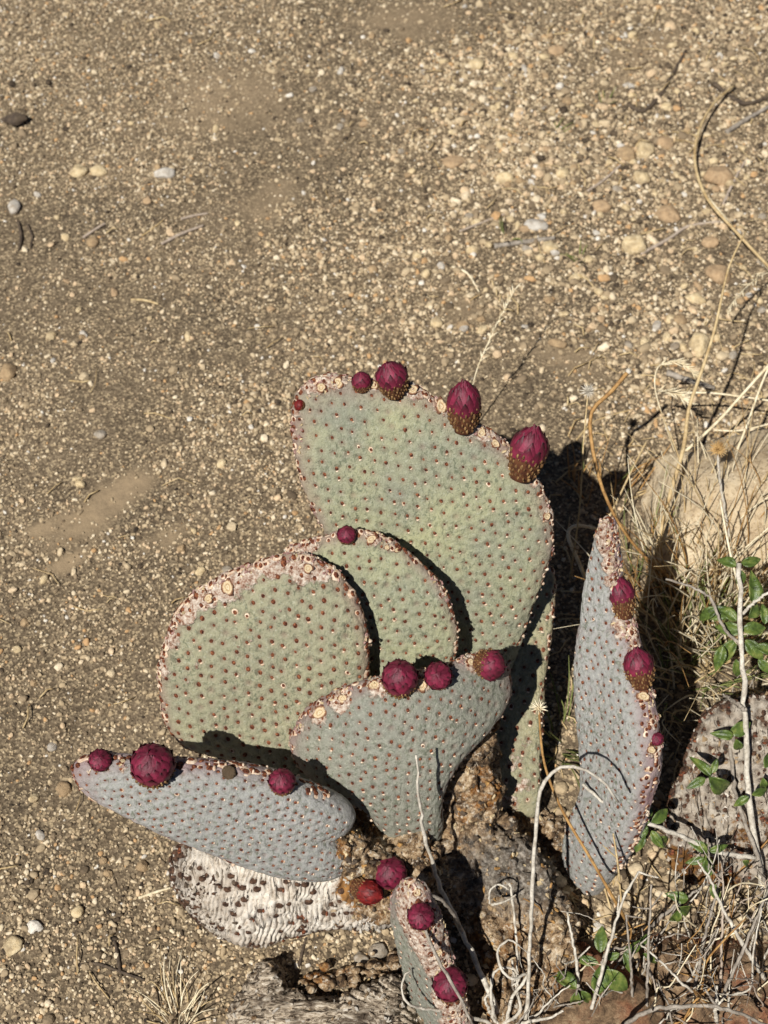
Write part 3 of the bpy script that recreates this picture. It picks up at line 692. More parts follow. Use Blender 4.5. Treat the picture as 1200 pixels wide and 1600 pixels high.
rtop = make_pad(small_cactus, [(942, 812), (955, 808), (960, 835), (964, 870), (966, 910), (968, 950), (958, 1000), (936, 1010), (918, 985), (917, 945), (922, 900), (931, 850)],
    (940, 965), rlow.hit(942, 965)[0][2] - 0.010, 17, -57, 0.015, M['pad_blue'], (936, 985), (945, 812), sp=0.0080, ar=0.0010, seed=8, rimw=0.16,
    cork=[(950, 820, 24, 1), (958, 850, 20, 1), (962, 880, 16, .9), (964, 905, 14, .8)])
bott = make_pad(cactus, [(620, 1398), (632, 1376), (652, 1384), (672, 1430), (690, 1490), (712, 1560), (730, 1640), (700, 1665), (672, 1640), (652, 1560), (636, 1480)],
    (640, 1385), 0.115, 8, -50, 0.021, M['pad_grey'], (705, 1660), (635, 1380), sp=0.0094, ar=0.0011, seed=9, rimw=0.22, rim_ar=1.5,
    cork=[(645, 1385, 34, 1), (665, 1430, 40, 1.1), (680, 1465, 40, 1.1), (695, 1500, 40, 1.1), (715, 1560, 44, 1.1), (725, 1600, 40, 1.1)])
old = make_pad(cactus, [(268, 1335), (274, 1392), (302, 1432), (350, 1462), (402, 1478), (445, 1466), (520, 1450), (600, 1448), (650, 1420), (655, 1370), (560, 1335), (450, 1322), (350, 1312), (295, 1312)],
    (450, 1470), 0.006, 42, 0, 0.030, M['withered'], (640, 1395), (275, 1380), center=(450, 1390), bend=(-0.35, 0.0, 0), sp=0.0115, ar=0.0019, seed=10, style='withered', wool=0.2, rimw=0.16, rim_ar=1.3,
    cork=[(560, 1375, 40, 1), (600, 1390, 40, 1), (640, 1380, 40, 1), (590, 1350, 40, 1)], name='withered_pad', label='dried white wrinkled old pad dotted with dark pits')

# buds
pad_bud(big, 462, 630, 440, 622, 16, 18, 'small', .25, tipmat='red_bud')
pad_bud(big, 562, 597, 558, 560, 32, 30, 'small', .15)
pad_bud(big, 614, 602, 600, 540, 62, 56, 'cone', .22, spin=.6)
pad_bud(big, 728, 655, 728, 565, 86, 60, 'cone', .10, spin=1.4)
pad_bud(big, 822, 735, 852, 640, 92, 66, 'cone', .10, spin=2.2)
pad_bud(mid, 538, 840, 537, 815, 26, 30, 'small', .45)
pad_bud(front, 620, 1068, 619, 1000, 62, 54, 'globe', .38, spin=.3)
pad_bud(front, 690, 1055, 686, 1035, 42, 42, 'globe', .85, spin=1.3)
pad_bud(front, 757, 1032, 810, 1027, 48, 46, 'globe', .35, spin=2.0)
pad_bud(fleft, 150, 1190, 155, 1165, 26, 34, 'globe', .55)
pad_bud(fleft, 236, 1205, 230, 1140, 64, 64, 'globe', .34, spin=.9)
pad_bud(fleft, 358, 1200, 358, 1180, 16, 22, 'small', .6, label='tiny brown undeveloped bud', tipmat='bark')
pad_bud(fleft, 447, 1228, 445, 1190, 40, 40, 'globe', .34, spin=1.8)
pad_bud(rlow, 976, 944, 970, 872, 68, 48, 'cone', .05, spin=.4)
pad_bud(rlow, 1008, 1062, 1003, 1000, 66, 52, 'cone', .12, spin=1.9)
pad_bud(rlow, 1030, 1152, 1030, 1135, 18, 22, 'small', .5)
pad_bud(bott, 660, 1440, 660, 1400, 38, 40, 'globe', .55)
pad_bud(bott, 710, 1545, 700, 1500, 52, 50, 'globe', .5)
# flower scars
for k, (P, u, v, r) in enumerate([(big, 645, 604, 13), (big, 692, 630, 15), (big, 733, 658, 13), (big, 757, 674, 12), (big, 780, 692, 10), (big, 500, 600, 14), (big, 527, 592, 14), (big, 834, 745, 11), (big, 858, 808, 11), (big, 580, 598, 11),
        (mid, 584, 838, 11), (mid, 610, 852, 8), (mid, 625, 858, 7), (front, 494, 1112, 16), (front, 532, 1088, 14), (front, 580, 1068, 14), (front, 655, 1066, 15), (front, 738, 1030, 12), (front, 765, 1028, 9),
        (rlow, 1010, 1084, 13), (rlow, 1024, 1172, 12), (rlow, 935, 952, 10), (rlow, 915, 957, 8), (rlow, 955, 955, 9), (rlow, 990, 985, 10), (bott, 672, 1462, 13), (bott, 690, 1490, 12), (bott, 655, 1400, 10), (left, 350, 918, 16), (left, 480, 884, 14), (left, 320, 935, 12)]):
    add_scar(P, u, v, r, k)

# ------------------------------------------------------------------ trunk: fused lumps, voxel-joined then roughened
def fused(name, chains, voxel, mat, parent, rough, seed, attrs=None, ridge=None, origin=None):
    bm = bmesh.new()
    for chain in chains:
        P = np.array([c[:3] for c in chain], float); R = [c[3] for c in chain]
        L_ = np.linalg.norm(np.diff(P, axis=0), axis=1)
        for i in range(len(P) - 1):
            m = max(2, int(L_[i] / (min(R[i], R[i + 1]) * 0.35)))
            for t_ in np.linspace(0, 1, m):
                c = P[i] * (1 - t_) + P[i + 1] * t_; r = R[i] * (1 - t_) + R[i + 1] * t_
                bmesh.ops.create_icosphere(bm, subdivisions=2, radius=r, matrix=Matrix.Translation(Vector(c)))
    me = bpy.data.meshes.new('tmp'); bm.to_mesh(me); bm.free()
    o = bpy.data.objects.new('tmp', me); C.objects.link(o)
    md = o.modifiers.new('r', 'REMESH'); md.mode = 'VOXEL'; md.voxel_size = voxel
    dg = bpy.context.evaluated_depsgraph_get(); ev = o.evaluated_get(dg); m2 = bpy.data.meshes.new_from_object(ev)
    V = np.array([v.co[:] for v in m2.vertices]); nn = np.array([v.normal[:] for v in m2.vertices]); F = [tuple(p.vertices) for p in m2.polygons]
    bpy.data.objects.remove(o); bpy.data.meshes.remove(me); bpy.data.meshes.remove(m2)
    d = rough * (fbm(V, 34, 3, seed) * 1.0 + 0.55 * fbm(V, 130, 3, seed + 2) + 0.30 * fbm(V, 330, 2, seed + 3) - 2.6 * np.clip(0.18 - np.abs(fbm(V, 75, 2, seed + 4)), 0, 1) - 1.0 * np.clip(0.12 - np.abs(fbm(V, 170, 2, seed + 6)), 0, 1))
    if ridge is not None: d = d + ridge(V)
    V = V + nn * d[:, None]
    at = {k: f_(V) for k, f_ in (attrs or {}).items()}
    org = np.array(parent.location) if parent else np.asarray(origin if origin is not None else (0, 0, 0))
    ob = mesh_obj(name, V - org, F, mat, parent, attrs=at)
    if not parent: ob.location = tuple(org)
    return ob
w3 = lambda u, v, z, r: (*pt(u, v, z), r)
b3 = lambda P, off, r: (*(P.base3 + np.array(off)), r)
ch = [[w3(600, 1385, .030, .026), w3(680, 1370, .026, .024), w3(725, 1310, .030, .025), (*(pt(735, 1225, .062)), .021), (*(pt(740, 1175, .09)), .014)],
      [w3(645, 1345, .046, .019), w3(590, 1320, .052, .016), b3(left, (0, 0, -.006), .014)],
      [w3(650, 1345, .046, .022), b3(front, (0, .002, 0), .016)],
      [w3(735, 1225, .060, .02), b3(mid, (0, .004, 0), .014)], [w3(735, 1225, .060, .02), b3(big, (0, .004, 0), .014)],
      [w3(590, 1350, .06, .018), b3(fleft, (0, 0.004, -.004), .013)],
      [w3(725, 1330, .028, .030), w3(780, 1345, .028, .026), w3(825, 1385, .022, .024), w3(850, 1450, .014, .024), w3(860, 1520, .006, .022)],
      [w3(725, 1390, .002, .026), w3(775, 1440, .0, .028), w3(810, 1530, -.006, .028), w3(800, 1620, -.008, .026)],
      [w3(680, 1420, -.008, .020), w3(700, 1500, -.012, .020)], [w3(800, 1285, .004, .02), w3(780, 1320, .014, .02)],
      [w3(850, 1300, .0, .014), w3(890, 1330, .0, .012)]]
ga_c = pt(815, 1360, .045)
trunk = fused('trunk', ch, 0.0019, M['bark'], cactus, 0.0085, 31,
              attrs={'grey': lambda V: np.clip(1.5 - np.linalg.norm((V - ga_c) * np.array([.8, 1.3, 1]), axis=1) / 0.03, 0, 0.85)},
              ridge=lambda V: 0.0016 * np.sin(380 * (V[:, 0] * .8 + V[:, 1] * .6) + 4 * fbm(V, 30, 2, 3)) * (V[:, 0] > pt(740, 1400)[0]))
def flakes(host, n, rmin, rmax, mats, seed, name, sel=None, tilt=.5):
    rs = np.random.default_rng(seed); me = host.data; nv = len(me.vertices)
    co_ = np.zeros(nv * 3, np.float32); me.vertices.foreach_get('co', co_); co_ = co_.reshape(-1, 3)
    nr_ = np.zeros(nv * 3, np.float32); me.vertex_normals.foreach_get('vector', nr_); nr_ = nr_.reshape(-1, 3)
    ok = np.where((nr_[:, 2] > -.1) & ((sel if isinstance(sel, np.ndarray) else sel(co_)) if sel is not None else True))[0]; V, F, mi = [], [], []
    for q in rs.choice(ok, n):
        m = unit(nr_[q] + rs.normal(0, tilt * .6, 3)); a1 = unit(np.cross(m, rs.normal(size=3))); a2 = np.cross(m, a1); r = rs.uniform(rmin, rmax) ; s = len(V); k = 6
        c = co_[q] + m * r * .12; an = np.sort(rs.uniform(0, 6.28, k)); rr_ = r * rs.uniform(.55, 1.2, k); h = r * .28
        for lev in (-.7, 1.0):
            for j in range(k): V.append(c + (a1 * math.cos(an[j]) + a2 * math.sin(an[j]) * .7) * rr_[j] * (1 if lev < 0 else .85) + m * h * lev * rs.uniform(.7, 1.3))
        F.append(tuple(s + k + j for j in range(k))); F += [(s + j, s + (j + 1) % k, s + k + (j + 1) % k, s + k + j) for j in range(k)]; mi += [int(rs.integers(len(mats)))] * (k + 1)
    o = mesh_obj(name, np.array(V), F, mats, host, smooth=False, midx=mi); tag(o, kind='stuff'); return o
for k, (P, n_) in enumerate([(big, 270), (mid, 150), (left, 300), (front, 210), (fleft, 60), (rlow, 200), (rtop, 140), (bott, 220)]):
    nv = len(P.o.data.vertices); rm = np.zeros(nv, np.float32); P.o.data.attributes['rim'].data.foreach_get('value', rm); ckv = np.zeros(nv, np.float32); P.o.data.attributes['cork'].data.foreach_get('value', ckv)
    pr = (rm > .55) & (fbm(P.V, 70, 3, k) + .9 * ckv > .18)
    if pr.sum() > 20: flakes(P.o, n_, .0007, .0021, [M['cork_chip'], M['st_cream'], M['cork_chip'], M['tuft'], M['cork_pink'], M['cork_pink']], 80 + k, 'rim_crust', pr)
flakes(trunk, 1500, .0009, .0030, [M['bark'], M['bark'], M['st_cream'], M['twig_dark'], M['straw_brown'], M['twig_dark'], M['st_tan']], 5, 'bark_flakes')
flakes(old.o, 260, .0008, .0032, [M['st_white'], M['st_white'], M['bark'], M['twig_dark']], 6, 'peeling_flakes', lambda c: c[:, 0] + cactus.location[0] > pt(520, 1390, .03)[0])
flakes(old.o, 330, .0008, .0026, [M['twig_dark'], M['dark_tuft'], M['withered'], M['st_grey']], 7, 'crust_flakes', lambda c: c[:, 0] + cactus.location[0] < pt(350, 1390, .03)[0] + .012 * np.sin(c[:, 1] * 300))
add_bud(cactus, pt(556, 1385, .064), pt(556, 1385, .064) + np.array([.9, -.5, .35]), .020, .0135, 'small', 'plain red oval bud on the woody trunk', tipmat='red_bud')
add_bud(cactus, pt(612, 1376, .060), pt(612, 1376, .060) + np.array([-.1, .2, .9]), .020, .018, 'globe')

# ------------------------------------------------------------------ dead wood, rocks
c0 = pt(480, 1580, 0)
dead = fused('dead_pad', [[w3(415, 1520, .026, .006), w3(425, 1555, .020, .010), w3(470, 1590, .012, .014), w3(540, 1590, .016, .013), w3(600, 1560, .020, .013), w3(612, 1548, .022, .011)],
                   [w3(395, 1590, .004, .018), w3(450, 1640, .0, .022), w3(560, 1650, .0, .022), w3(620, 1600, .0, .016)], [w3(418, 1530, .012, .012), w3(395, 1590, .004, .016)]],
      0.0014, M['dead_wood'], None, 0.0030, 51, origin=c0, attrs={'spot': lambda V: np.clip(fbm(V, 90, 3, 4) * 2, 0, 1)},
      ridge=lambda V: 0.0044 * (np.abs(np.sin(620 * (V[:, 1] + 0.45 * V[:, 2]) + 3000 * (V[:, 0] - c0[0]) ** 2 + 2.6 * fbm(V, 40, 3, 8))) ** .5 - .8))
flakes(dead, 520, .0007, .0028, [M['dead_wood'], M['twig_dark'], M['st_white'], M['dead_wood'], M['bark']], 15, 'bark_flakes')
V, F = [], []; nrs = np.random.default_rng(4)
for k in range(85):
    t_ = nrs.uniform(); c = pt(470 + 175 * t_ + nrs.normal(0, 6), 1545 - 45 * t_ + nrs.normal(0, 9), .006 + .010 * nrs.uniform()) - c0; r = nrs.uniform(.0014, .0034)
    P = stone_shape(ICO2[0], 500 + k % 12, .3, 3) * np.array([r * 1.3, r, r * .8]) + c; F += [tuple(i + len(V) for i in f_) for f_ in ICO2[1]]; V += list(P)
tag(mesh_obj('crust_nodules', np.array(V), F, M['bark'], dead), kind='stuff')
tag(dead, 'grey curled dead cactus pad with grooved wood grain lying on soil', 'dead wood')

def rock(name, u, v, z, size, rot, seed, mat, label, cat='rock', sub=ICO5, rough=0.3, cuts=6, group=None):
    P = stone_shape(sub[0], seed, rough, cuts) * np.array(size)
    P = P + sub[0] * (0.035 * min(size) * fbm(P, 120 * 0.02 / max(size), 4, seed + 5))[:, None] * (1 if sub is not ICO5 else 2.2)
    a = math.radians(rot); R_ = np.array([[math.cos(a), -math.sin(a), 0], [math.sin(a), math.cos(a), 0], [0, 0, 1]])
    P = P @ R_.T; c = pt(u, v, z)
    o = mesh_obj(name, P, sub[1], mat); o.location = tuple(c)
    return tag(o, label, cat, group)
rock('boulder', 1168, 800, 0.005, (.100, .072, .060), 18, 61, M['granite'], 'big tan granite boulder half buried behind dry grass', 'boulder')
rk = rock('rock', 1100, 1545, -0.010, (.070, .044, .030), -8, 64, M['rusty'], 'rusty orange-brown rock under the leafy shrub')
rock('rock', 940, 1600, -0.006, (.05, .045, .03), 30, 66, M['rusty'], 'small rusty rock between the cactus trunk and the larger rusty rock')
flakes(rk, 420, .0008, .0030, [M['rusty'], M['st_tan'], M['twig_dark'], M['bark']], 13, 'rock_chips')
dp = thing('withered_pad_clump', (*pt(1120, 1300, 0)[:2], 0), 'pale withered cactus pad peppered with brown pits behind the shrub stem', 'dead pad')
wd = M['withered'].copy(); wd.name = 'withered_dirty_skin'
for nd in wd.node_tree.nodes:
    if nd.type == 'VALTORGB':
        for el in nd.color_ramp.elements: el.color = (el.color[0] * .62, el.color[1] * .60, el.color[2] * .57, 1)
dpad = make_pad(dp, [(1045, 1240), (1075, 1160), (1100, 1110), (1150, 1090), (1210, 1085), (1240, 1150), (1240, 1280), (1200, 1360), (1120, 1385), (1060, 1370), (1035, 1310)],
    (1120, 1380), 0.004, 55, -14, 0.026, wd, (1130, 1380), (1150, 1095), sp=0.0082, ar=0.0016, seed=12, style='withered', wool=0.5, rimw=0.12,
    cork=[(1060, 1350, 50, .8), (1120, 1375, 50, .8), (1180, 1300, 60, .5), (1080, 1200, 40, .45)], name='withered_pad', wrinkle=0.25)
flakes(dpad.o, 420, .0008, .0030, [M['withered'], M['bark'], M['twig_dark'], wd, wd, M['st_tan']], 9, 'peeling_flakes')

# pebbles one can point at
peb = [(122, 266, 14, 11, 'cream', 'rounded cream pebble, left one of a touching pair on bare soil'), (155, 267, 15, 10, 'cream', 'rounded cream pebble, right one of a touching pair on bare soil'),
       (257, 272, 17, 10, 'white', 'long off-white stone chip near two cream pebbles'), (836, 356, 18, 10, 'white', 'bright white quartz chip beside a pale stick'),
       (990, 388, 20, 18, 'cream', 'chunky pale cream stone at the end of a crooked twig'), (1125, 275, 22, 17, 'orange', 'large orange-tan stone by the arching straw stem'),
       (1045, 336, 20, 15, 'orange', 'blocky orange stone flush with the soil'), (940, 326, 15, 11, 'orange', 'flat pinkish-orange stone in the gravel'),
       (1120, 432, 20, 15, 'orange', 'tan orange stone near the tall straw stalk'), (1085, 470, 18, 10, 'cream', 'slanted cream stone chip below the orange stone'),
       (1008, 235, 16, 14, 'cream', 'pale knobbly stone with smaller orange neighbour'), (1040, 222, 13, 11, 'orange', 'small orange stone next to a pale knobbly one'),
       (978, 240, 14, 12, 'tan', 'tan stone beside the pale knobbly stone'), (1003, 278, 12, 12, 'cream', 'little cream cube-shaped stone'),
       (870, 542, 16, 7, 'tan', 'flat pale tan stone behind the tallest pad'), (681, 507, 10, 9, 'cream', 'single cream pebble on dark smooth soil'),
       (710, 252, 18, 11, 'orange', 'orange-tan stone among coarse gravel'), (788, 278, 13, 11, 'cream', 'yellowish stone among coarse gravel'),
       (878, 272, 11, 9, 'cream', 'pale round pebble apart in the coarse gravel'), (858, 392, 13, 10, 'cream', 'cream pebble just past the pale stick'),
       (570, 195, 9, 5, 'orange', 'tiny vivid yellow-orange chip'), (12, 582, 16, 14, 'tan', 'tan stone in fine gravel far from the cactus'),
       (20, 322, 10, 12, 'white', 'white upright pebble beside a dark splinter'), (1090, 545, 16, 20, 'cream', 'tall cream stone behind the leaning straw stalk'),
       (145, 378, 10, 9, 'tan', 'round brown pebble touching a grey twig'), (98, 1232, 14, 10, 'tan', 'tan stone close to the leaning blue-grey pad'),
       (20, 1478, 16, 13, 'cream', 'pale stone on fine gravel near the dry tuft'), (120, 1425, 10, 9, 'cream', 'cream pebble on fine gravel'),
       (1060, 505, 12, 9, 'tan', 'small tan stone among straw litter'), (745, 102, 12, 11, 'cream', 'creamy pebble in the far coarse gravel'),
       (870, 78, 14, 9, 'orange', 'pinkish stone in the far gravel'), (1110, 380, 12, 10, 'orange', 'squat orange stone under the straw stem'),
       (590, 1490, 14, 11, 'grey', 'knobbly pale lump in the shade beneath the withered pad'), (565, 1500, 11, 8, 'grey', 'small pale lump beside a knobbly one under the withered pad')]
for k, (u, v, a, b, mt, lb) in enumerate(peb):
    c = pt(u, v, 0); mpp = np.linalg.norm(c - EYE) * TANV / 800
    P = stone_shape(ICO3[0], 100 + k, 0.32, 5) * np.array([a * mpp, b * mpp * 1.15, min(a, b) * mpp * 0.75])
    o = mesh_obj('pebble', P, ICO3[1], M['st_' + mt]); o.location = (c[0], c[1], gz(c[:2])[0] + min(a, b) * mpp * 0.2)
    o.rotation_euler = (0, 0, math.radians(random.uniform(-15, 15))); tag(o, lb, 'pebble')
PM = []
for k in range(8):
    P = stone_shape(ICO2[0], 300 + k, 0.42, 9)
    me = bpy.data.meshes.new('pebble'); me.from_pydata([tuple(v) for v in P], [], ICO2[1]); me.polygons.foreach_set('use_smooth', [k % 2 == 0] * len(me.polygons))
    me.materials.append(M[['st_cream', 'st_tan', 'st_orange', 'st_cream', 'st_white', 'st_tan', 'st_cream', 'st_grey'][k]]); PM.append(me)
adj = ['cream', 'tan', 'orange', 'cream', 'white', 'tan', 'cream', 'grey']
for k in range(230):
    right = random.random() < 0.45
    u = random.uniform(650, 1195) if right else random.uniform(5, 1195); v = random.uniform(10, 560) if right or u > 460 else random.uniform(10, 1590)
    c = pt(u, v); q = random.randrange(8); r = random.uniform(0.0030, 0.0052) * (1.15 if right else 1.0)
    if bare_mask(c[None, :2])[0] > 0.3 or (180 < u < 250 and 1090 < v < 1180): continue
    o = bpy.data.objects.new('pebble', PM[q]); C.objects.link(o)
    o.location = (c[0], c[1], gz(c[:2])[0] + r * 0.15); o.rotation_euler = (random.uniform(-.4, .4), random.uniform(-.4, .4), random.uniform(0, 6.28))
    o.scale = (r * random.uniform(.9, 1.3), r * random.uniform(.75, 1.05), r * random.uniform(.5, .8))
    tag(o, f'small {adj[q]} pebble lying loose in the gravel', 'pebble', f'loose {adj[q]} pebbles in the gravel')

# ------------------------------------------------------------------ twigs and straw lying on the soil
def ground_path(pts, lift):
    out = []
    for p in pts:
        c = pt(p[0], p[1], 0); out.append((c[0], c[1], gz(c[:2])[0] + lift + (p[2] if len(p) > 2 else 0)))
    return np.array(out)
twigs = [([(253, 385), (285, 368), (318, 354)], .0016, 'twig_litter', 'straight greyish twig, longest of the three small parallel twigs'),
         ([(283, 344), (305, 338), (325, 334)], .0013, 'twig_litter', 'short greyish twig just beyond the longest of three parallel twigs'),
         ([(130, 372), (148, 362), (165, 352)], .0015, 'twig_litter', 'short grey twig touching a round brown pebble'),
         ([(205, 470), (225, 470), (248, 476)], .0013, 'straw', 'short straw piece in pebbly soil'),
         ([(222, 370), (238, 360), (255, 346)], .0009, 'straw', 'thin yellow straw beside greyish twigs'),
         ([(772, 388), (815, 382), (866, 378)], .0026, 'twig_grey', 'thick pale stick next to the bright white quartz chip'),
         ([(718, 362), (760, 346), (808, 328)], .0012, 'twig_litter', 'thin slanting stick above the thick pale stick'),
         ([(706, 418), (730, 430), (748, 458)], .0010, 'straw_pale', 'bent pale straw on gravel'),
         ([(1000, 402), (1045, 375), (1075, 355), (1125, 348)], .0018, 'twig_litter', 'crooked grey-brown twig leading from the chunky cream stone'),
         ([(918, 300), (945, 280), (970, 258)], .0014, 'twig_litter', 'faint buried twig near the pinkish-orange stone'),
         ([(980, 162), (1005, 172), (1030, 150), (1050, 118), (1072, 78)], .0022, 'twig_dark', 'dark crooked stick jutting from leaf bits'),
         ([(1050, 118), (1062, 150), (1068, 200)], .0011, 'twig_dark', 'thin dark twig hanging off the crooked dark stick'),
         ([(1115, 130), (1160, 160), (1200, 152)], .0024, 'twig_dark', 'dark root-like stick under the arching straw stem'),
         ([(1135, 205), (1165, 188), (1215, 160)], .0026, 'twig_grey', 'thick pale grey stick beyond the orange stones'),
         ([(1130, 320), (1148, 280), (1168, 245)], .0015, 'twig_litter', 'short grey twig crossing beside the large orange stone'),
         ([(28, 345), (33, 370), (30, 392)], .0018, 'twig_dark', 'dark reddish splinter on the soil'), ([(42, 350), (50, 368), (48, 388)], .0014, 'twig_dark', 'paler narrow splinter next to the dark reddish one'),
         ([(122, 1508), (150, 1506), (186, 1518), (226, 1532)], .0012, 'twig_dark', 'thin dark twig lying across fine gravel'), ([(188, 1518), (184, 1490), (179, 1470)], .0012, 'twig_dark', 'forked dark twig branching off the thin dark twig'),
         ([(216, 1402), (245, 1392), (266, 1386)], .0010, 'straw_pale', 'single straw next to the withered white pad'),
         ([(462, 1540), (470, 1500), (482, 1456)], .0012, 'twig_dark', 'slim dark twig between withered pad and curled dead wood'),
         ([(1040, 588), (1075, 600), (1115, 612)], .0028, 'twig_grey', 'broken pale stick behind the fluffy grass heads'),
         ([(900, 300 + 390), (930, 660), (990, 640)], .0009, 'straw', 'thin straw lying in the shade behind the cactus')]
for k, (pp, r, mt, lb) in enumerate(twigs):
    path = ground_path(pp, r * 0.8)
    o = mesh_obj('twig', np.array(tube(catmull(path, 18), [r, r * 0.95, r * 0.7], 6, 0.12, k)[0]) - path[0], tube(catmull(path, 18), [r], 6)[1], M[mt])
    o.location = tuple(path[0]); tag(o, lb, 'twig')

# scattered tiny litter
V, F = [], []
for k in range(520):
    z0 = random.random()
    if z0 < 0.62: u, v = random.uniform(860, 1230), random.uniform(560, 1600)
    elif z0 < 0.8: u, v = random.uniform(640, 1200), random.uniform(0, 560)
    else: u, v = random.uniform(0, 1200), random.uniform(0, 1600)
    c = pt(u, v); a = random.uniform(0, 6.28); L_ = random.uniform(.006, .028); d = np.array([math.cos(a), math.sin(a), 0]) * L_
    p0 = c - d / 2; p2 = c + d / 2; z0 = max(gz(np.array([p0[:2], c[:2], p2[:2]]))) + .0014
    p0[2] = p2[2] = z0; p1 = c + np.array([random.uniform(-.2, .2) * L_, random.uniform(-.2, .2) * L_, 0]); p1[2] = z0 + random.uniform(0, .004)
    a_, b_ = tube([p0, (p0 + p1) / 2, p1, (p1 + p2) / 2, p2], [random.uniform(.0003, .0008)], 4)
    F += [tuple(i + len(V) for i in f_) for f_ in b_]; V += a_
tag(mesh_obj('straw_litter', np.array(V), F, M['straw']), 'broken straw and fine litter scattered over the soil', 'litter', kind='stuff')

# ------------------------------------------------------------------ standing stalks and seed heads
def stalk(name, pts, radii, mat, label, cat, group=None, k=6, n=30, lump=0.05):
    P = [pt(*p) for p in pts]; base = np.array(P[0])
    o = thing(name, base, label, cat, group)
    add_tube('stem', P, radii, M[mat], o, base, k, lump, len(bpy.data.objects), n)
    return o, base, P
def bristle_head(o, base, c, d, r, mat, n=46, spread=1.0, name='seed_head'):
    "a small dried flower head: bristles fanning round direction d"
    d = unit(d); V, F = [], []; a1 = unit(np.cross(d, [.3, .2, .9])); a2 = np.cross(d, a1); rs = random.Random(n)
    for i in range(n):
        th = i * 2.4; t_ = math.sqrt((i + .5) / n) * spread; q = unit(d * (1.15 - t_) + (a1 * math.cos(th) + a2 * math.sin(th)) * t_)
        L_ = r * rs.uniform(.75, 1.1); x, y = tube([c, c + q * L_ * .5, c + q * L_ - d * r * .12 * t_], [r * .05, r * .07, r * .02], 4)
        F += [tuple(j + len(V) for j in f_) for f_ in y]; V += x
    P = ICO2[0] * np.array([r * .28] * 3) + c; F += [tuple(j + len(V) for j in f_) for f_ in ICO2[1]]; V += list(P)
    return mesh_obj(name, np.array(V) - base, F, M[mat], o)
def plume(o, base, path, L_, mat, n=34, name='seed_plume', r=.00035):
    P = resample(catmull([np.asarray(p) for p in path], 20), n); V, F = [], []; rs = random.Random(5)
    T = np.gradient(P, axis=0)
    for i in range(n):
        d = unit(T[i]); s = unit(np.cross(d, np.array([rs.uniform(-1, 1), rs.uniform(-1, 1), rs.uniform(-1, 1)])))
        q = unit(d * 1.0 + s * .55); l = L_ * rs.uniform(.5, 1.1)
        x, y = tube([P[i], P[i] + q * l * .5, P[i] + q * l + s * l * .08], [r, r * 2.2, r * .4], 4)
        F += [tuple(j + len(V) for j in f_) for f_ in y]; V += x
    x, y = tube(P, [r], 4); F += [tuple(j + len(V) for j in f_) for f_ in y]; V += x
    return mesh_obj(name, np.array(V) - base, F, M[mat], o)

o, b, P = stalk('dried_flower', [(890, 905, 0), (905, 800, .07), (912, 690, .12), (919, 612, .15)], [.0007, .0006], 'straw', 'white daisy-like dried flower on a hair-thin stem behind the tallest pad', 'dried flower')
bristle_head(o, b, P[-1], [0, -.3, 1], .0066, 'twig_white', 40)
o, b, P = stalk('dried_flower', [(1150, 905, .0), (1138, 830, .05), (1126, 760, .08), (1121, 703, .105)], [.0011, .0010], 'twig_white', 'golden dried flower head on a white stem before the boulder', 'dried flower')
bristle_head(o, b, P[-1], [0, -.1, 1], .0078, 'seed_gold', 60)
o, b, P = stalk('dried_flower', [(985, 1450, .0), (965, 1415, .045), (925, 1345, .075), (878, 1265, .10), (850, 1190, .13), (842, 1108, .16)], [.0012, .0010, .0007], 'straw_brown', 'pale starry dried flower on a long thin brown stem crossing the narrow pads', 'dried flower')
bristle_head(o, b, P[-1], [0.1, .5, 1], .0066, 'straw_pale', 34)
o, b, P = stalk('straw_stalk', [(1090, 945, 0), (1060, 915, .015), (1010, 872, .05), (972, 826, .075), (942, 765, .10), (926, 700, .12), (924, 645, .13), (955, 612, .14), (982, 580, .15)], [.0012, .0011, .0014, .0016], 'straw_brown', 'bent brown stalk with pale broken tip and tiny white knob', 'stalk')
add = mesh_obj('knob', ICO2[0] * .0022 + P[-1] - b, ICO2[1], M['twig_white'], o)
stalk('straw_stalk', [(1000, 955, 0), (1020, 880, .03), (1045, 780, .06), (1068, 700, .08), (1076, 640, .10), (1098, 575, .12), (1118, 510, .135), (1138, 420, .15), (1165, 362, .16)], [.0019, .0017, .0013, .0007], 'straw', 'tall thick tan stalk leaning past the boulder', 'stalk')
o, b, P = stalk('grass_stem', [(1065, 735, 0), (1040, 665, .05), (1024, 610, .075), (1026, 578, .085), (1040, 565, .085)], [.0006, .0006], 'straw_pale', 'arched grass stem with two feathery seed heads', 'grass stem')
plume(o, b, [pt(1030, 570, .085), pt(1060, 566, .085), pt(1090, 590, .075)], .010, 'straw_pale', 26)
plume(o, b, [pt(1025, 612, .07), pt(1050, 612, .075), pt(1075, 630, .07)], .012, 'straw_pale', 30)
o, b, P = stalk('grass_stem', [(720, 700, 0), (735, 620, .05), (748, 570, .075), (775, 510, .095), (804, 453, .11)], [.0006, .0004], 'straw_pale', 'slim pale grass ear rising behind the tallest pad', 'grass stem')
plume(o, b, [pt(750, 565, .077), pt(775, 510, .095), pt(804, 453, .11)], .0075, 'straw_pale', 22, r=.0003)
o, b, P = stalk('grass_stem', [(1215, 430, .01), (1190, 405, .01), (1150, 362, .012), (1105, 310, .012), (1086, 255, .014), (1092, 205, .014), (1115, 162, .012), (1148, 133, .004)], [.0016, .0015, .0012], 'straw', 'long arching straw stem lying in a hook over the gravel', 'grass stem')
stalk('grass_stem', [(1215, 436, .005), (1170, 385, .006), (1120, 325, .006), (1098, 298, .006)], [.0014, .0010], 'straw_pale', 'second straw stem running alongside the hooked one', 'grass stem')
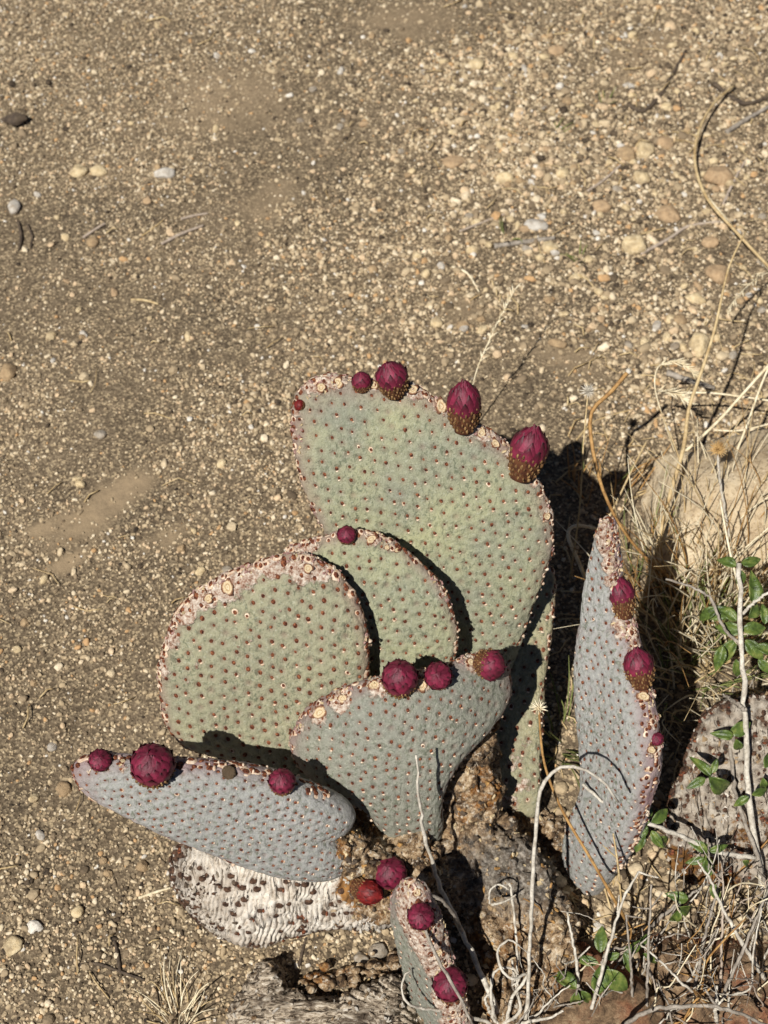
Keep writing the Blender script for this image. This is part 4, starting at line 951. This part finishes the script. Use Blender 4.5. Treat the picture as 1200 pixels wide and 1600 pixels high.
o, b, P = stalk('grass_stem', [(1215, 425, .03), (1190, 430, .035), (1160, 455, .04), (1138, 482, .04)], [.0005, .0005], 'straw_pale', 'feathery dry grass ear drooping below the hooked straw', 'grass stem')
plume(o, b, [pt(1195, 425, .035), pt(1160, 455, .04), pt(1138, 482, .04)], .009, 'straw_pale', 20)
stalk('straw_stalk', [(905, 960, 0), (935, 850, .03), (975, 760, .05), (1010, 690, .06)], [.0009, .0007], 'straw', 'thin straight straw slanting out of the cactus shadow', 'stalk')
stalk('straw_stalk', [(1070, 706, .03), (1120, 660, .06), (1170, 605, .085), (1215, 555, .10)], [.0013, .0011], 'straw_pale', 'long pale straw slanting over the boulder top', 'stalk')
stalk('straw_stalk', [(1140, 730, .04), (1165, 670, .07), (1190, 600, .09), (1215, 545, .10)], [.0010, .0009], 'straw_pale', 'thin pale straw crossing the long slanting one', 'stalk')
stalk('straw_stalk', [(1060, 614, .06), (1110, 614, .062), (1160, 620, .062), (1230, 630, .06)], [.0009, .0009], 'straw_pale', 'level pale straw behind the golden flower head', 'stalk')
stalk('straw_stalk', [(1115, 672, .05), (1160, 672, .055), (1230, 655, .06)], [.0007, .0007], 'straw_pale', 'short level straw above the golden flower head', 'stalk')
o, b, P = stalk('broad_blade', [(915, 905, 0), (905, 880, .02), (888, 838, .035), (898, 822, .037), (930, 826, .03), (945, 838, .02)], [.0016, .0016, .0008], 'straw_pale', 'folded pale grass blade tucked between tallest pad and narrow pad', 'grass blade')
# pale stalks in front
o, b, P = stalk('pale_stalk', [(790, 1610, 0), (755, 1530, .025), (722, 1455, .045), (690, 1390, .065), (665, 1310, .105), (654, 1240, .14), (650, 1180, .165)], [.0022, .0019, .0015, .0011, .0006], 'twig_white', 'long whitish stalk reaching up across the front pad', 'stalk')
add_tube('side_twig', [pt(722, 1455, .045), pt(700, 1415, .10), pt(672, 1398, .115), pt(658, 1410, .118), pt(660, 1440, .112), pt(680, 1490, .10), pt(720, 1560, .09), pt(740, 1605, .08)], [.0013, .0012, .0009], M['twig_grey'], o, b)
stalk('pale_stalk', [(818, 1620, 0), (826, 1540, .04), (830, 1420, .09), (838, 1290, .135), (850, 1225, .16), (880, 1197, .175), (920, 1205, .175), (950, 1230, .165), (966, 1253, .155)], [.0014, .0013, .0012, .0008], 'twig_white', 'white arching stem hooking over the narrow blue-grey pad', 'stalk')
stalk('pale_stalk', [(806, 1620, 0), (808, 1500, .03), (800, 1400, .055), (795, 1380, .06)], [.0009, .0008], 'twig_white', 'slim white upright stem before the woody trunk', 'stalk')
CUR = [[(775, 1600, .01), (768, 1560, .03), (772, 1520, .04), (800, 1512, .045), (812, 1530, .045), (800, 1540, .04)],
       [(790, 1605, .01), (800, 1560, .03), (818, 1535, .04), (822, 1520, .045), (800, 1530, .05), (782, 1510, .05), (778, 1485, .052), (795, 1468, .054), (812, 1478, .052)],
       [(770, 1600, .01), (740, 1590, .02), (690, 1580, .04), (640, 1570, .06), (628, 1545, .065), (632, 1525, .066), (640, 1518, .066)],
       [(780, 1605, .01), (765, 1580, .02), (758, 1560, .03), (768, 1550, .03)], [(795, 1605, .01), (830, 1595, .02), (860, 1590, .02), (880, 1580, .03)],
       [(785, 1600, .01), (812, 1580, .03), (806, 1540, .035), (800, 1500, .04)]]
tn = thing('curled_tendrils', pt(785, 1602, 0), 'white dried tendrils curling in loops at the foot of the trunk', 'dry plant')
for k, c in enumerate(CUR): add_tube('tendril', [pt(*p) for p in c], [.0013, .0011, .0009, .0006], M['twig_white'], tn, tn.location, 6, .08, k)
o = thing('curled_tendrils', pt(768, 1420, .035), 'small white curled tendril clinging to the bark', 'dry plant')
add_tube('tendril', [pt(765, 1412, .058), pt(766, 1392, .060), pt(780, 1382, .062), pt(795, 1390, .062)], [.0008, .0006], M['twig_white'], o, o.location, 5)
add_tube('tendril', [pt(768, 1414, .058), pt(790, 1408, .060), pt(806, 1398, .062)], [.0009, .0005], M['twig_white'], o, o.location, 5)

# ------------------------------------------------------------------ grass tufts
def tuft(name, u, v, spread, n, hmin, hmax, mats, label, cat, lean=(0, 0), seed=0, r=(.0004, .0008), flat=0.35):
    rs = random.Random(seed); c = pt(u, v, 0); o = thing(name, c, label, cat)
    for k in range(n):
        a = rs.uniform(0, 6.28); q = spread * math.sqrt(rs.random()); b = c + np.array([math.cos(a) * q, math.sin(a) * q, 0]); b[2] = gz(b[:2])[0] - .002
        h = rs.uniform(hmin, hmax); d = np.array([math.cos(a) * flat + lean[0] + rs.gauss(0, .25), math.sin(a) * flat + lean[1] + rs.gauss(0, .25), 1.0]); d = unit(d)
        s = np.array([rs.gauss(0, .12), rs.gauss(0, .12), -rs.uniform(0, .3)]) * h
        P = [b, b + d * h * .35, b + d * h * .7 + s * .35, b + d * h + s]
        rr = rs.uniform(*r)
        add_tube('blade', P, [rr, rr * .9, rr * .3], M[rs.choice(mats)], o, o.location, 4, 0, k, 9)
    return o
ST = ['straw', 'straw_pale', 'straw_brown', 'straw_pale']
tuft('dry_grass', 1085, 960, .045, 130, .05, .15, ST, 'dense tuft of tan dry grass at the foot of the boulder', 'dry grass', (.05, .05), 1)
tuft('dry_grass', 1180, 930, .045, 110, .06, .17, ST, 'tuft of pale straw growing behind the white shrub stem', 'dry grass', (.1, .0), 2)
tuft('dry_grass', 1150, 1060, .045, 100, .03, .08, ['straw_pale', 'straw', 'grass_green'], 'low matted straw behind the shrub leaves', 'dry grass', (.1, -.1), 3, (.0005, .0010), .8)
tuft('dry_grass', 1010, 900, .02, 26, .04, .09, ['straw_brown', 'grass_green', 'straw'], 'sparse olive and brown grass beside the narrow cactus', 'dry grass', (.1, .2), 4)
tuft('green_grass', 1085, 1000, .025, 60, .03, .085, ['grass_green', 'grass_green', 'straw'], 'fresh green grass blades mixed with straw near the shrub', 'grass', (.05, .1), 5)
tuft('green_grass', 885, 1160, .02, 30, .03, .07, ['grass_green'], 'dark green grass tuft in shade between the two cacti', 'grass', (.1, 0), 6, flat=.6)
tuft('green_grass', 945, 760, .03, 20, .03, .06, ['grass_green', 'straw_brown'], 'thin green blades in the cactus shadow', 'grass', (.2, .3), 7)
tuft('dry_grass', 278, 1590, .010, 34, .02, .045, ['straw', 'straw_pale'], 'small straw tuft on open gravel beside the dead curled pad', 'dry grass', (-.1, .5), 8, (.0003, .0006), .55)
tuft('dry_grass', 1180, 1130, .03, 24, .03, .08, ['straw_pale', 'twig_grey'], 'dry grey-tan grass around the pitted withered pad', 'dry grass', (.1, .1), 9, flat=.7)

tuft('dry_grass', 1140, 910, .05, 150, .05, .13, ['straw_pale', 'straw', 'straw_pale'], 'bright straw leaning over the lower boulder face', 'dry grass', (.15, -.05), 14, (.0005, .0010))
tuft('dry_grass', 1060, 1080, .03, 45, .03, .08, ['straw_pale', 'straw', 'grass_green'], 'short straw filling the gap between narrow cactus and pitted pad', 'dry grass', (.1, .1), 15, flat=.7)
for k, (u, v, lb) in enumerate([(790, 372, 'tiny green sprout by the thick pale stick'), (905, 412, 'tiny olive sprout on bare soil short of the chunky cream stone'), (945, 160, 'low dark green sprout near the crooked dark stick'), (865, 200, 'thin dark sprout lying in coarse gravel')]):
    tuft('sprout', u, v, .006, 9, .010, .022, ['grass_green', 'grass_green', 'twig_dark'], lb, 'sprout', (0, .3), 20 + k, (.0005, .0009), 1.2)
rock('bark_chip', 24, 184, .003, (.014, .008, .005), 8, 71, M['twig_dark'], 'dark bark chunk lying on pale gravel', 'bark', ICO4, .45, 7)
# ------------------------------------------------------------------ leafy shrub with white stems
sh = thing('shrub', pt(1205, 1450, 0), 'small shrub with whitish woody stems and glossy green leaves', 'shrub')
def br(pts, radii, mat='twig_white', name='stem', par=None):
    par = par or sh
    return add_tube(name, [pt(*p) for p in pts], radii, M[mat], par, par.location, 7, .07, len(bpy.data.objects), 26)
br([(1212, 1450, -.004), (1190, 1370, .03), (1175, 1290, .055), (1168, 1200, .075), (1163, 1100, .10), (1158, 990, .13), (1155, 880, .155)], [.0027, .0022, .0018, .0015])
br([(1180, 1340, .045), (1120, 1330, .055), (1060, 1305, .07), (1000, 1280, .085), (958, 1262, .09), (920, 1235, .098), (910, 1225, .10)], [.0016, .0014, .0009], name='branch')
br([(1165, 1110, .10), (1145, 1095, .105), (1130, 1085, .11)], [.0016, .0008], 'twig_grey', 'branch')
br([(1160, 1010, .125), (1130, 980, .13), (1110, 935, .14), (1075, 915, .145), (1040, 905, .15)], [.0012, .0007], 'twig_grey', 'branch')
br([(1160, 960, .135), (1180, 940, .14), (1210, 920, .15)], [.0012, .0008], 'twig_white', 'branch')
br([(1158, 930, .14), (1140, 860, .15), (1125, 780, .16)], [.0010, .0006], 'straw_pale', 'branch')
br([(1200, 1400, .02), (1180, 1330, .05), (1150, 1240, .06), (1140, 1150, .07)], [.0016, .0012], 'twig_grey', 'branch')
def leaf_mesh(seed):
    rs = random.Random(seed); V, F = [], []; nl = 8
    for i in range(nl + 1):
        t_ = i / nl; w_ = 0.245 * math.sin(math.pi * min(1, t_ ** .85 * .98 + .02)) ** .85; zc = -0.42 * t_ * t_
        for c_, up in ((-1, .20), (-.5, .07), (0, -.03), (.5, .07), (1, .20)):
            V.append((c_ * w_, t_, zc + up * w_ / .3 + rs.uniform(-.01, .01)))
    for i in range(nl):
        for j in range(4): a = i * 5 + j; F.append((a, a + 1, a + 6, a + 5))
    n_ = len(V); V += [(x, y, z - .022) for x, y, z in V]; F += [tuple(n_ + k for k in f_[::-1]) for f_ in F]
    for i in range(nl):
        for a, b in ((i * 5, i * 5 + 5), (i * 5 + 9, i * 5 + 4)): F.append((a, b, b + n_, a + n_))
    me = bpy.data.meshes.new('leaf'); me.from_pydata(V, [], F); me.materials.append(M['leaf'])
    me.polygons.foreach_set('use_smooth', [True] * len(me.polygons)); return me
LEAF = [leaf_mesh(k) for k in range(3)]
def leaf(par, u, v, z, lpx, ang, tilt=0.35, roll=0.0):
    "leaf rooted at (u, v, z), pointing at screen angle ang (0 = right, 90 = up)"
    p = pt(u, v, z); a = math.radians(ang); mpp = np.linalg.norm(p - EYE) * TANV / 800
    y = unit(np.array([math.cos(a), 0, 0]) + UP * math.sin(a) + FW * random.uniform(-.35, .35)); zv = -FW + np.array([1, 0, 0]) * roll + np.array([0, 0, .3]) + np.array([random.uniform(-.5, .5), random.uniform(-.3, .3), 0])
    x = unit(np.cross(y, zv)); zv = np.cross(x, y)
    o = bpy.data.objects.new('leaf', LEAF[random.randrange(3)]); C.objects.link(o); o.parent = par
    o.rotation_mode = 'QUATERNION'; o.rotation_quaternion = Matrix(np.array([x, y, zv]).T.tolist()).to_quaternion()
    o.location = tuple(p - np.array(par.location)); s = lpx * mpp * random.uniform(.8, 1.1); o.scale = (s * random.uniform(.85, 1.2), s, s * random.uniform(.7, 1.6))
for (u, v, z, l, an) in [(1015, 1285, .083, 36, 165), (1010, 1282, .085, 34, 95), (1018, 1285, .083, 34, 30), (1012, 1292, .082, 36, 215), (1018, 1298, .08, 34, -60), (1005, 1300, .08, 34, 245), (1025, 1310, .078, 36, -25),
        (1110, 1212, .09, 40, 130), (1108, 1214, .09, 52, -38), (1102, 1216, .09, 34, 205), (1112, 1208, .092, 26, 70), (1175, 1242, .075, 34, 20), (1170, 1245, .075, 30, -150), (1145, 1150, .09, 34, 170), (1140, 1145, .09, 36, 20), (1150, 1155, .09, 26, -70),
        (1160, 985, .125, 42, 175), (1160, 985, .125, 44, 10), (1150, 1000, .12, 46, 235), (1165, 1000, .12, 42, -50), (1150, 970, .13, 44, 135), (1170, 965, .13, 42, 45), (1140, 955, .13, 40, 190), (1180, 1010, .12, 40, -15), (1130, 1010, .12, 40, 250), (1175, 940, .13, 40, 80), (1150, 1030, .115, 34, -80), (1195, 975, .125, 34, 90), (1120, 950, .135, 36, 215), (1185, 1030, .115, 34, -50),
        (1150, 885, .15, 34, 150), (1158, 880, .15, 34, 10), (1155, 890, .15, 30, -80), (1195, 1200, .08, 30, 60), (1192, 1215, .08, 30, -80)]:
    leaf(sh, u, v, z, l, an)
# low sprigs at the bottom
def sprig(label, root, stems, leaves):
    o = thing('leafy_sprig', pt(*root), label, 'sprig')
    for pts, r, m in stems: br(pts, r, m, 'stem', o)
    for L_ in leaves: leaf(o, *L_)
    return o
sprig('green leafy sprig with pale stems rising over the rusty rock', (1000, 1470, 0),
      [([(1000, 1470, 0), (1030, 1435, .04), (1070, 1405, .05), (1105, 1380, .05)], [.0016, .0012, .0007], 'twig_grey'), ([(1105, 1380, .05), (1108, 1340, .06), (1105, 1310, .065)], [.0008, .0006], 'twig_grey')],
      [(1060, 1418, .05, 30, -20), (1075, 1405, .052, 34, 165), (1062, 1420, .05, 32, -110), (1108, 1370, .055, 40, 95), (1112, 1380, .052, 32, -70), (1108, 1330, .06, 34, 150), (1108, 1330, .06, 34, 20), (1105, 1340, .06, 26, -80), (1100, 1340, .06, 26, 200), (1160, 1345, .05, 24, -30)])
sprig('green leafy sprig growing low beside the woody trunk', (930, 1560, 0),
      [([(930, 1570, 0), (935, 1530, .03), (945, 1490, .04), (970, 1482, .045), (1000, 1478, .045)], [.0013, .0010, .0006], 'twig_grey'), ([(930, 1570, 0), (905, 1545, .03), (900, 1555, .03)], [.0010, .0006], 'twig_grey')],
      [(938, 1488, .045, 46, 85), (935, 1505, .04, 34, 170), (938, 1510, .04, 52, 265), (945, 1515, .04, 50, -45), (945, 1505, .04, 46, -80), (900, 1545, .03, 42, 140), (902, 1548, .03, 44, -95), (908, 1548, .03, 36, -50), (975, 1485, .045, 30, 20), (975, 1488, .045, 32, -70), (968, 1490, .045, 26, 200), (955, 1575, .02, 30, -10), (1005, 1490, .04, 30, -30), (1000, 1480, .045, 24, 60)])
# bare pale sticks crossing at the bottom right
sticks = [([(915, 1610, 0), (940, 1520, .05), (965, 1430, .08), (982, 1390, .09), (998, 1362, .095)], .0016, 'twig_white', 'white forked stick leaning before the narrow cactus'),
          ([(1010, 1610, 0), (1012, 1520, .04), (1016, 1420, .07), (1018, 1382, .08)], .0013, 'twig_grey', 'upright grey stick with a knob over the rusty rock'),
          ([(1195, 1530, .02), (1170, 1490, .05), (1130, 1420, .07), (1108, 1370, .08)], .0018, 'twig_white', 'straight white stick slanting across the rusty rock'),
          ([(1115, 1590, 0), (1150, 1510, .05), (1180, 1440, .07), (1205, 1380, .08)], .0016, 'twig_grey', 'grey stick crossing the straight white one'),
          ([(1085, 1550, .01), (1100, 1470, .05), (1118, 1400, .065), (1128, 1360, .07)], .0015, 'twig_grey', 'thick grey twig standing over the rusty rock'),
          ([(1125, 1560, .01), (1128, 1470, .05), (1130, 1380, .07)], .0013, 'twig_litter', 'brownish twig standing next to the thick grey twig'),
          ([(1110, 1570, .02), (1070, 1540, .04), (1030, 1500, .05), (1000, 1475, .05)], .0012, 'twig_white', 'thin white twig with nodes lying over the rusty rock'),
          ([(905, 1555, .01), (900, 1500, .04), (886, 1425, .06)], .0015, 'twig_white', 'short white stick beside the trunk'),
          ([(960, 1620, .03), (1000, 1585, .05), (1060, 1572, .055), (1120, 1572, .055), (1170, 1590, .05), (1210, 1610, .04)], .0020, 'twig_grey', 'grey curved stem arching low over the rocks'),
          ([(1000, 1500, 0), (1040, 1560, .02), (1050, 1600, .02)], .0012, 'twig_grey', 'dull grey twig wedged against the rusty rock'),
          ([(968, 1375, .07), (964, 1340, .085), (958, 1302, .09)], .0010, 'straw', 'short straw piece standing against the narrow pad'),
          ([(990, 1600, .0), (985, 1500, .05), (978, 1430, .075)], .0012, 'twig_grey', 'slim grey twig beside the forked white stick'),
          ([(1120, 1610, .0), (1118, 1575, .03), (1120, 1540, .04)], .0018, 'twig_white', 'stubby white stick under the curved stem')]
for k, (pp, r, mt, lb) in enumerate(sticks):
    r *= .78; o, b, P = stalk('stick', pp, [r, r * .9, r * .6], mt, lb, 'stick', lump=.1)
    for q in range(2):
        i = random.randrange(1, len(P)); s = np.array(P[i]); d = unit(np.array([random.uniform(-1, 1), random.uniform(-.5, 1), random.uniform(0, 1)]))
        add_tube('side_twig', [s, s + d * .006, s + d * .012 + np.array([0, 0, .002])], [r * .6, r * .35], M[mt], o, b, 5)

# a dry many-stemmed bush at the bottom right
rs = random.Random(77)
def dry_bush(u, v, n, spread, hmin, hmax, label, mats, lean, seed):
    rs = random.Random(seed); c = pt(u, v, 0); o = thing('dry_bush', c, label, 'dry bush')
    for k in range(n):
        a = rs.uniform(0, 6.28); q = spread * math.sqrt(rs.random()); b = c + np.array([math.cos(a) * q, math.sin(a) * q * .8, -.003]); h = rs.uniform(hmin, hmax)
        d = unit(np.array([rs.gauss(lean[0], .45), rs.gauss(lean[1], .45), 1])); r = rs.uniform(.0003, .0009); m = M[rs.choice(mats)]
        P = [b]
        for i in range(5): P.append(P[-1] + d * h / 5 + np.array([rs.gauss(0, .05), rs.gauss(0, .05), rs.gauss(0, .02)]) * h)
        st = add_tube('stem', P, [r, r * .85, r * .5], m, o, o.location, 5, .12, k, 16)
        for j in range(rs.randrange(0, 3)):
            i = rs.randrange(2, 5); e = unit(d + np.array([rs.gauss(0, .9), rs.gauss(0, .9), rs.gauss(0, .4)])); l = h * rs.uniform(.12, .32)
            add_tube('twig', [P[i], P[i] + e * l * .5, P[i] + e * l + np.array([0, 0, l * .15])], [r * .55, r * .3], m, st, o.location, 4, .1, k + j, 8)
    return o
TW = ['twig_white', 'twig_grey', 'twig_litter', 'straw_pale', 'twig_white', 'straw_brown', 'twig_dark']
dry_bush(1130, 1560, 60, .06, .04, .11, 'bare grey many-stemmed dry bush standing on the rusty rock', TW, (.05, .1), 1)
dry_bush(985, 1550, 40, .04, .03, .08, 'thin dry twigs in front of the narrow cactus foot', TW, (.05, .15), 2)
dry_bush(1175, 1400, 36, .04, .04, .10, 'dry pale twigs crowding the foot of the leafy shrub', TW, (.0, .2), 3)
dry_bush(840, 1600, 12, .025, .03, .07, 'white brittle twigs at the lower trunk', ['twig_white', 'twig_grey'], (.0, .15), 4)
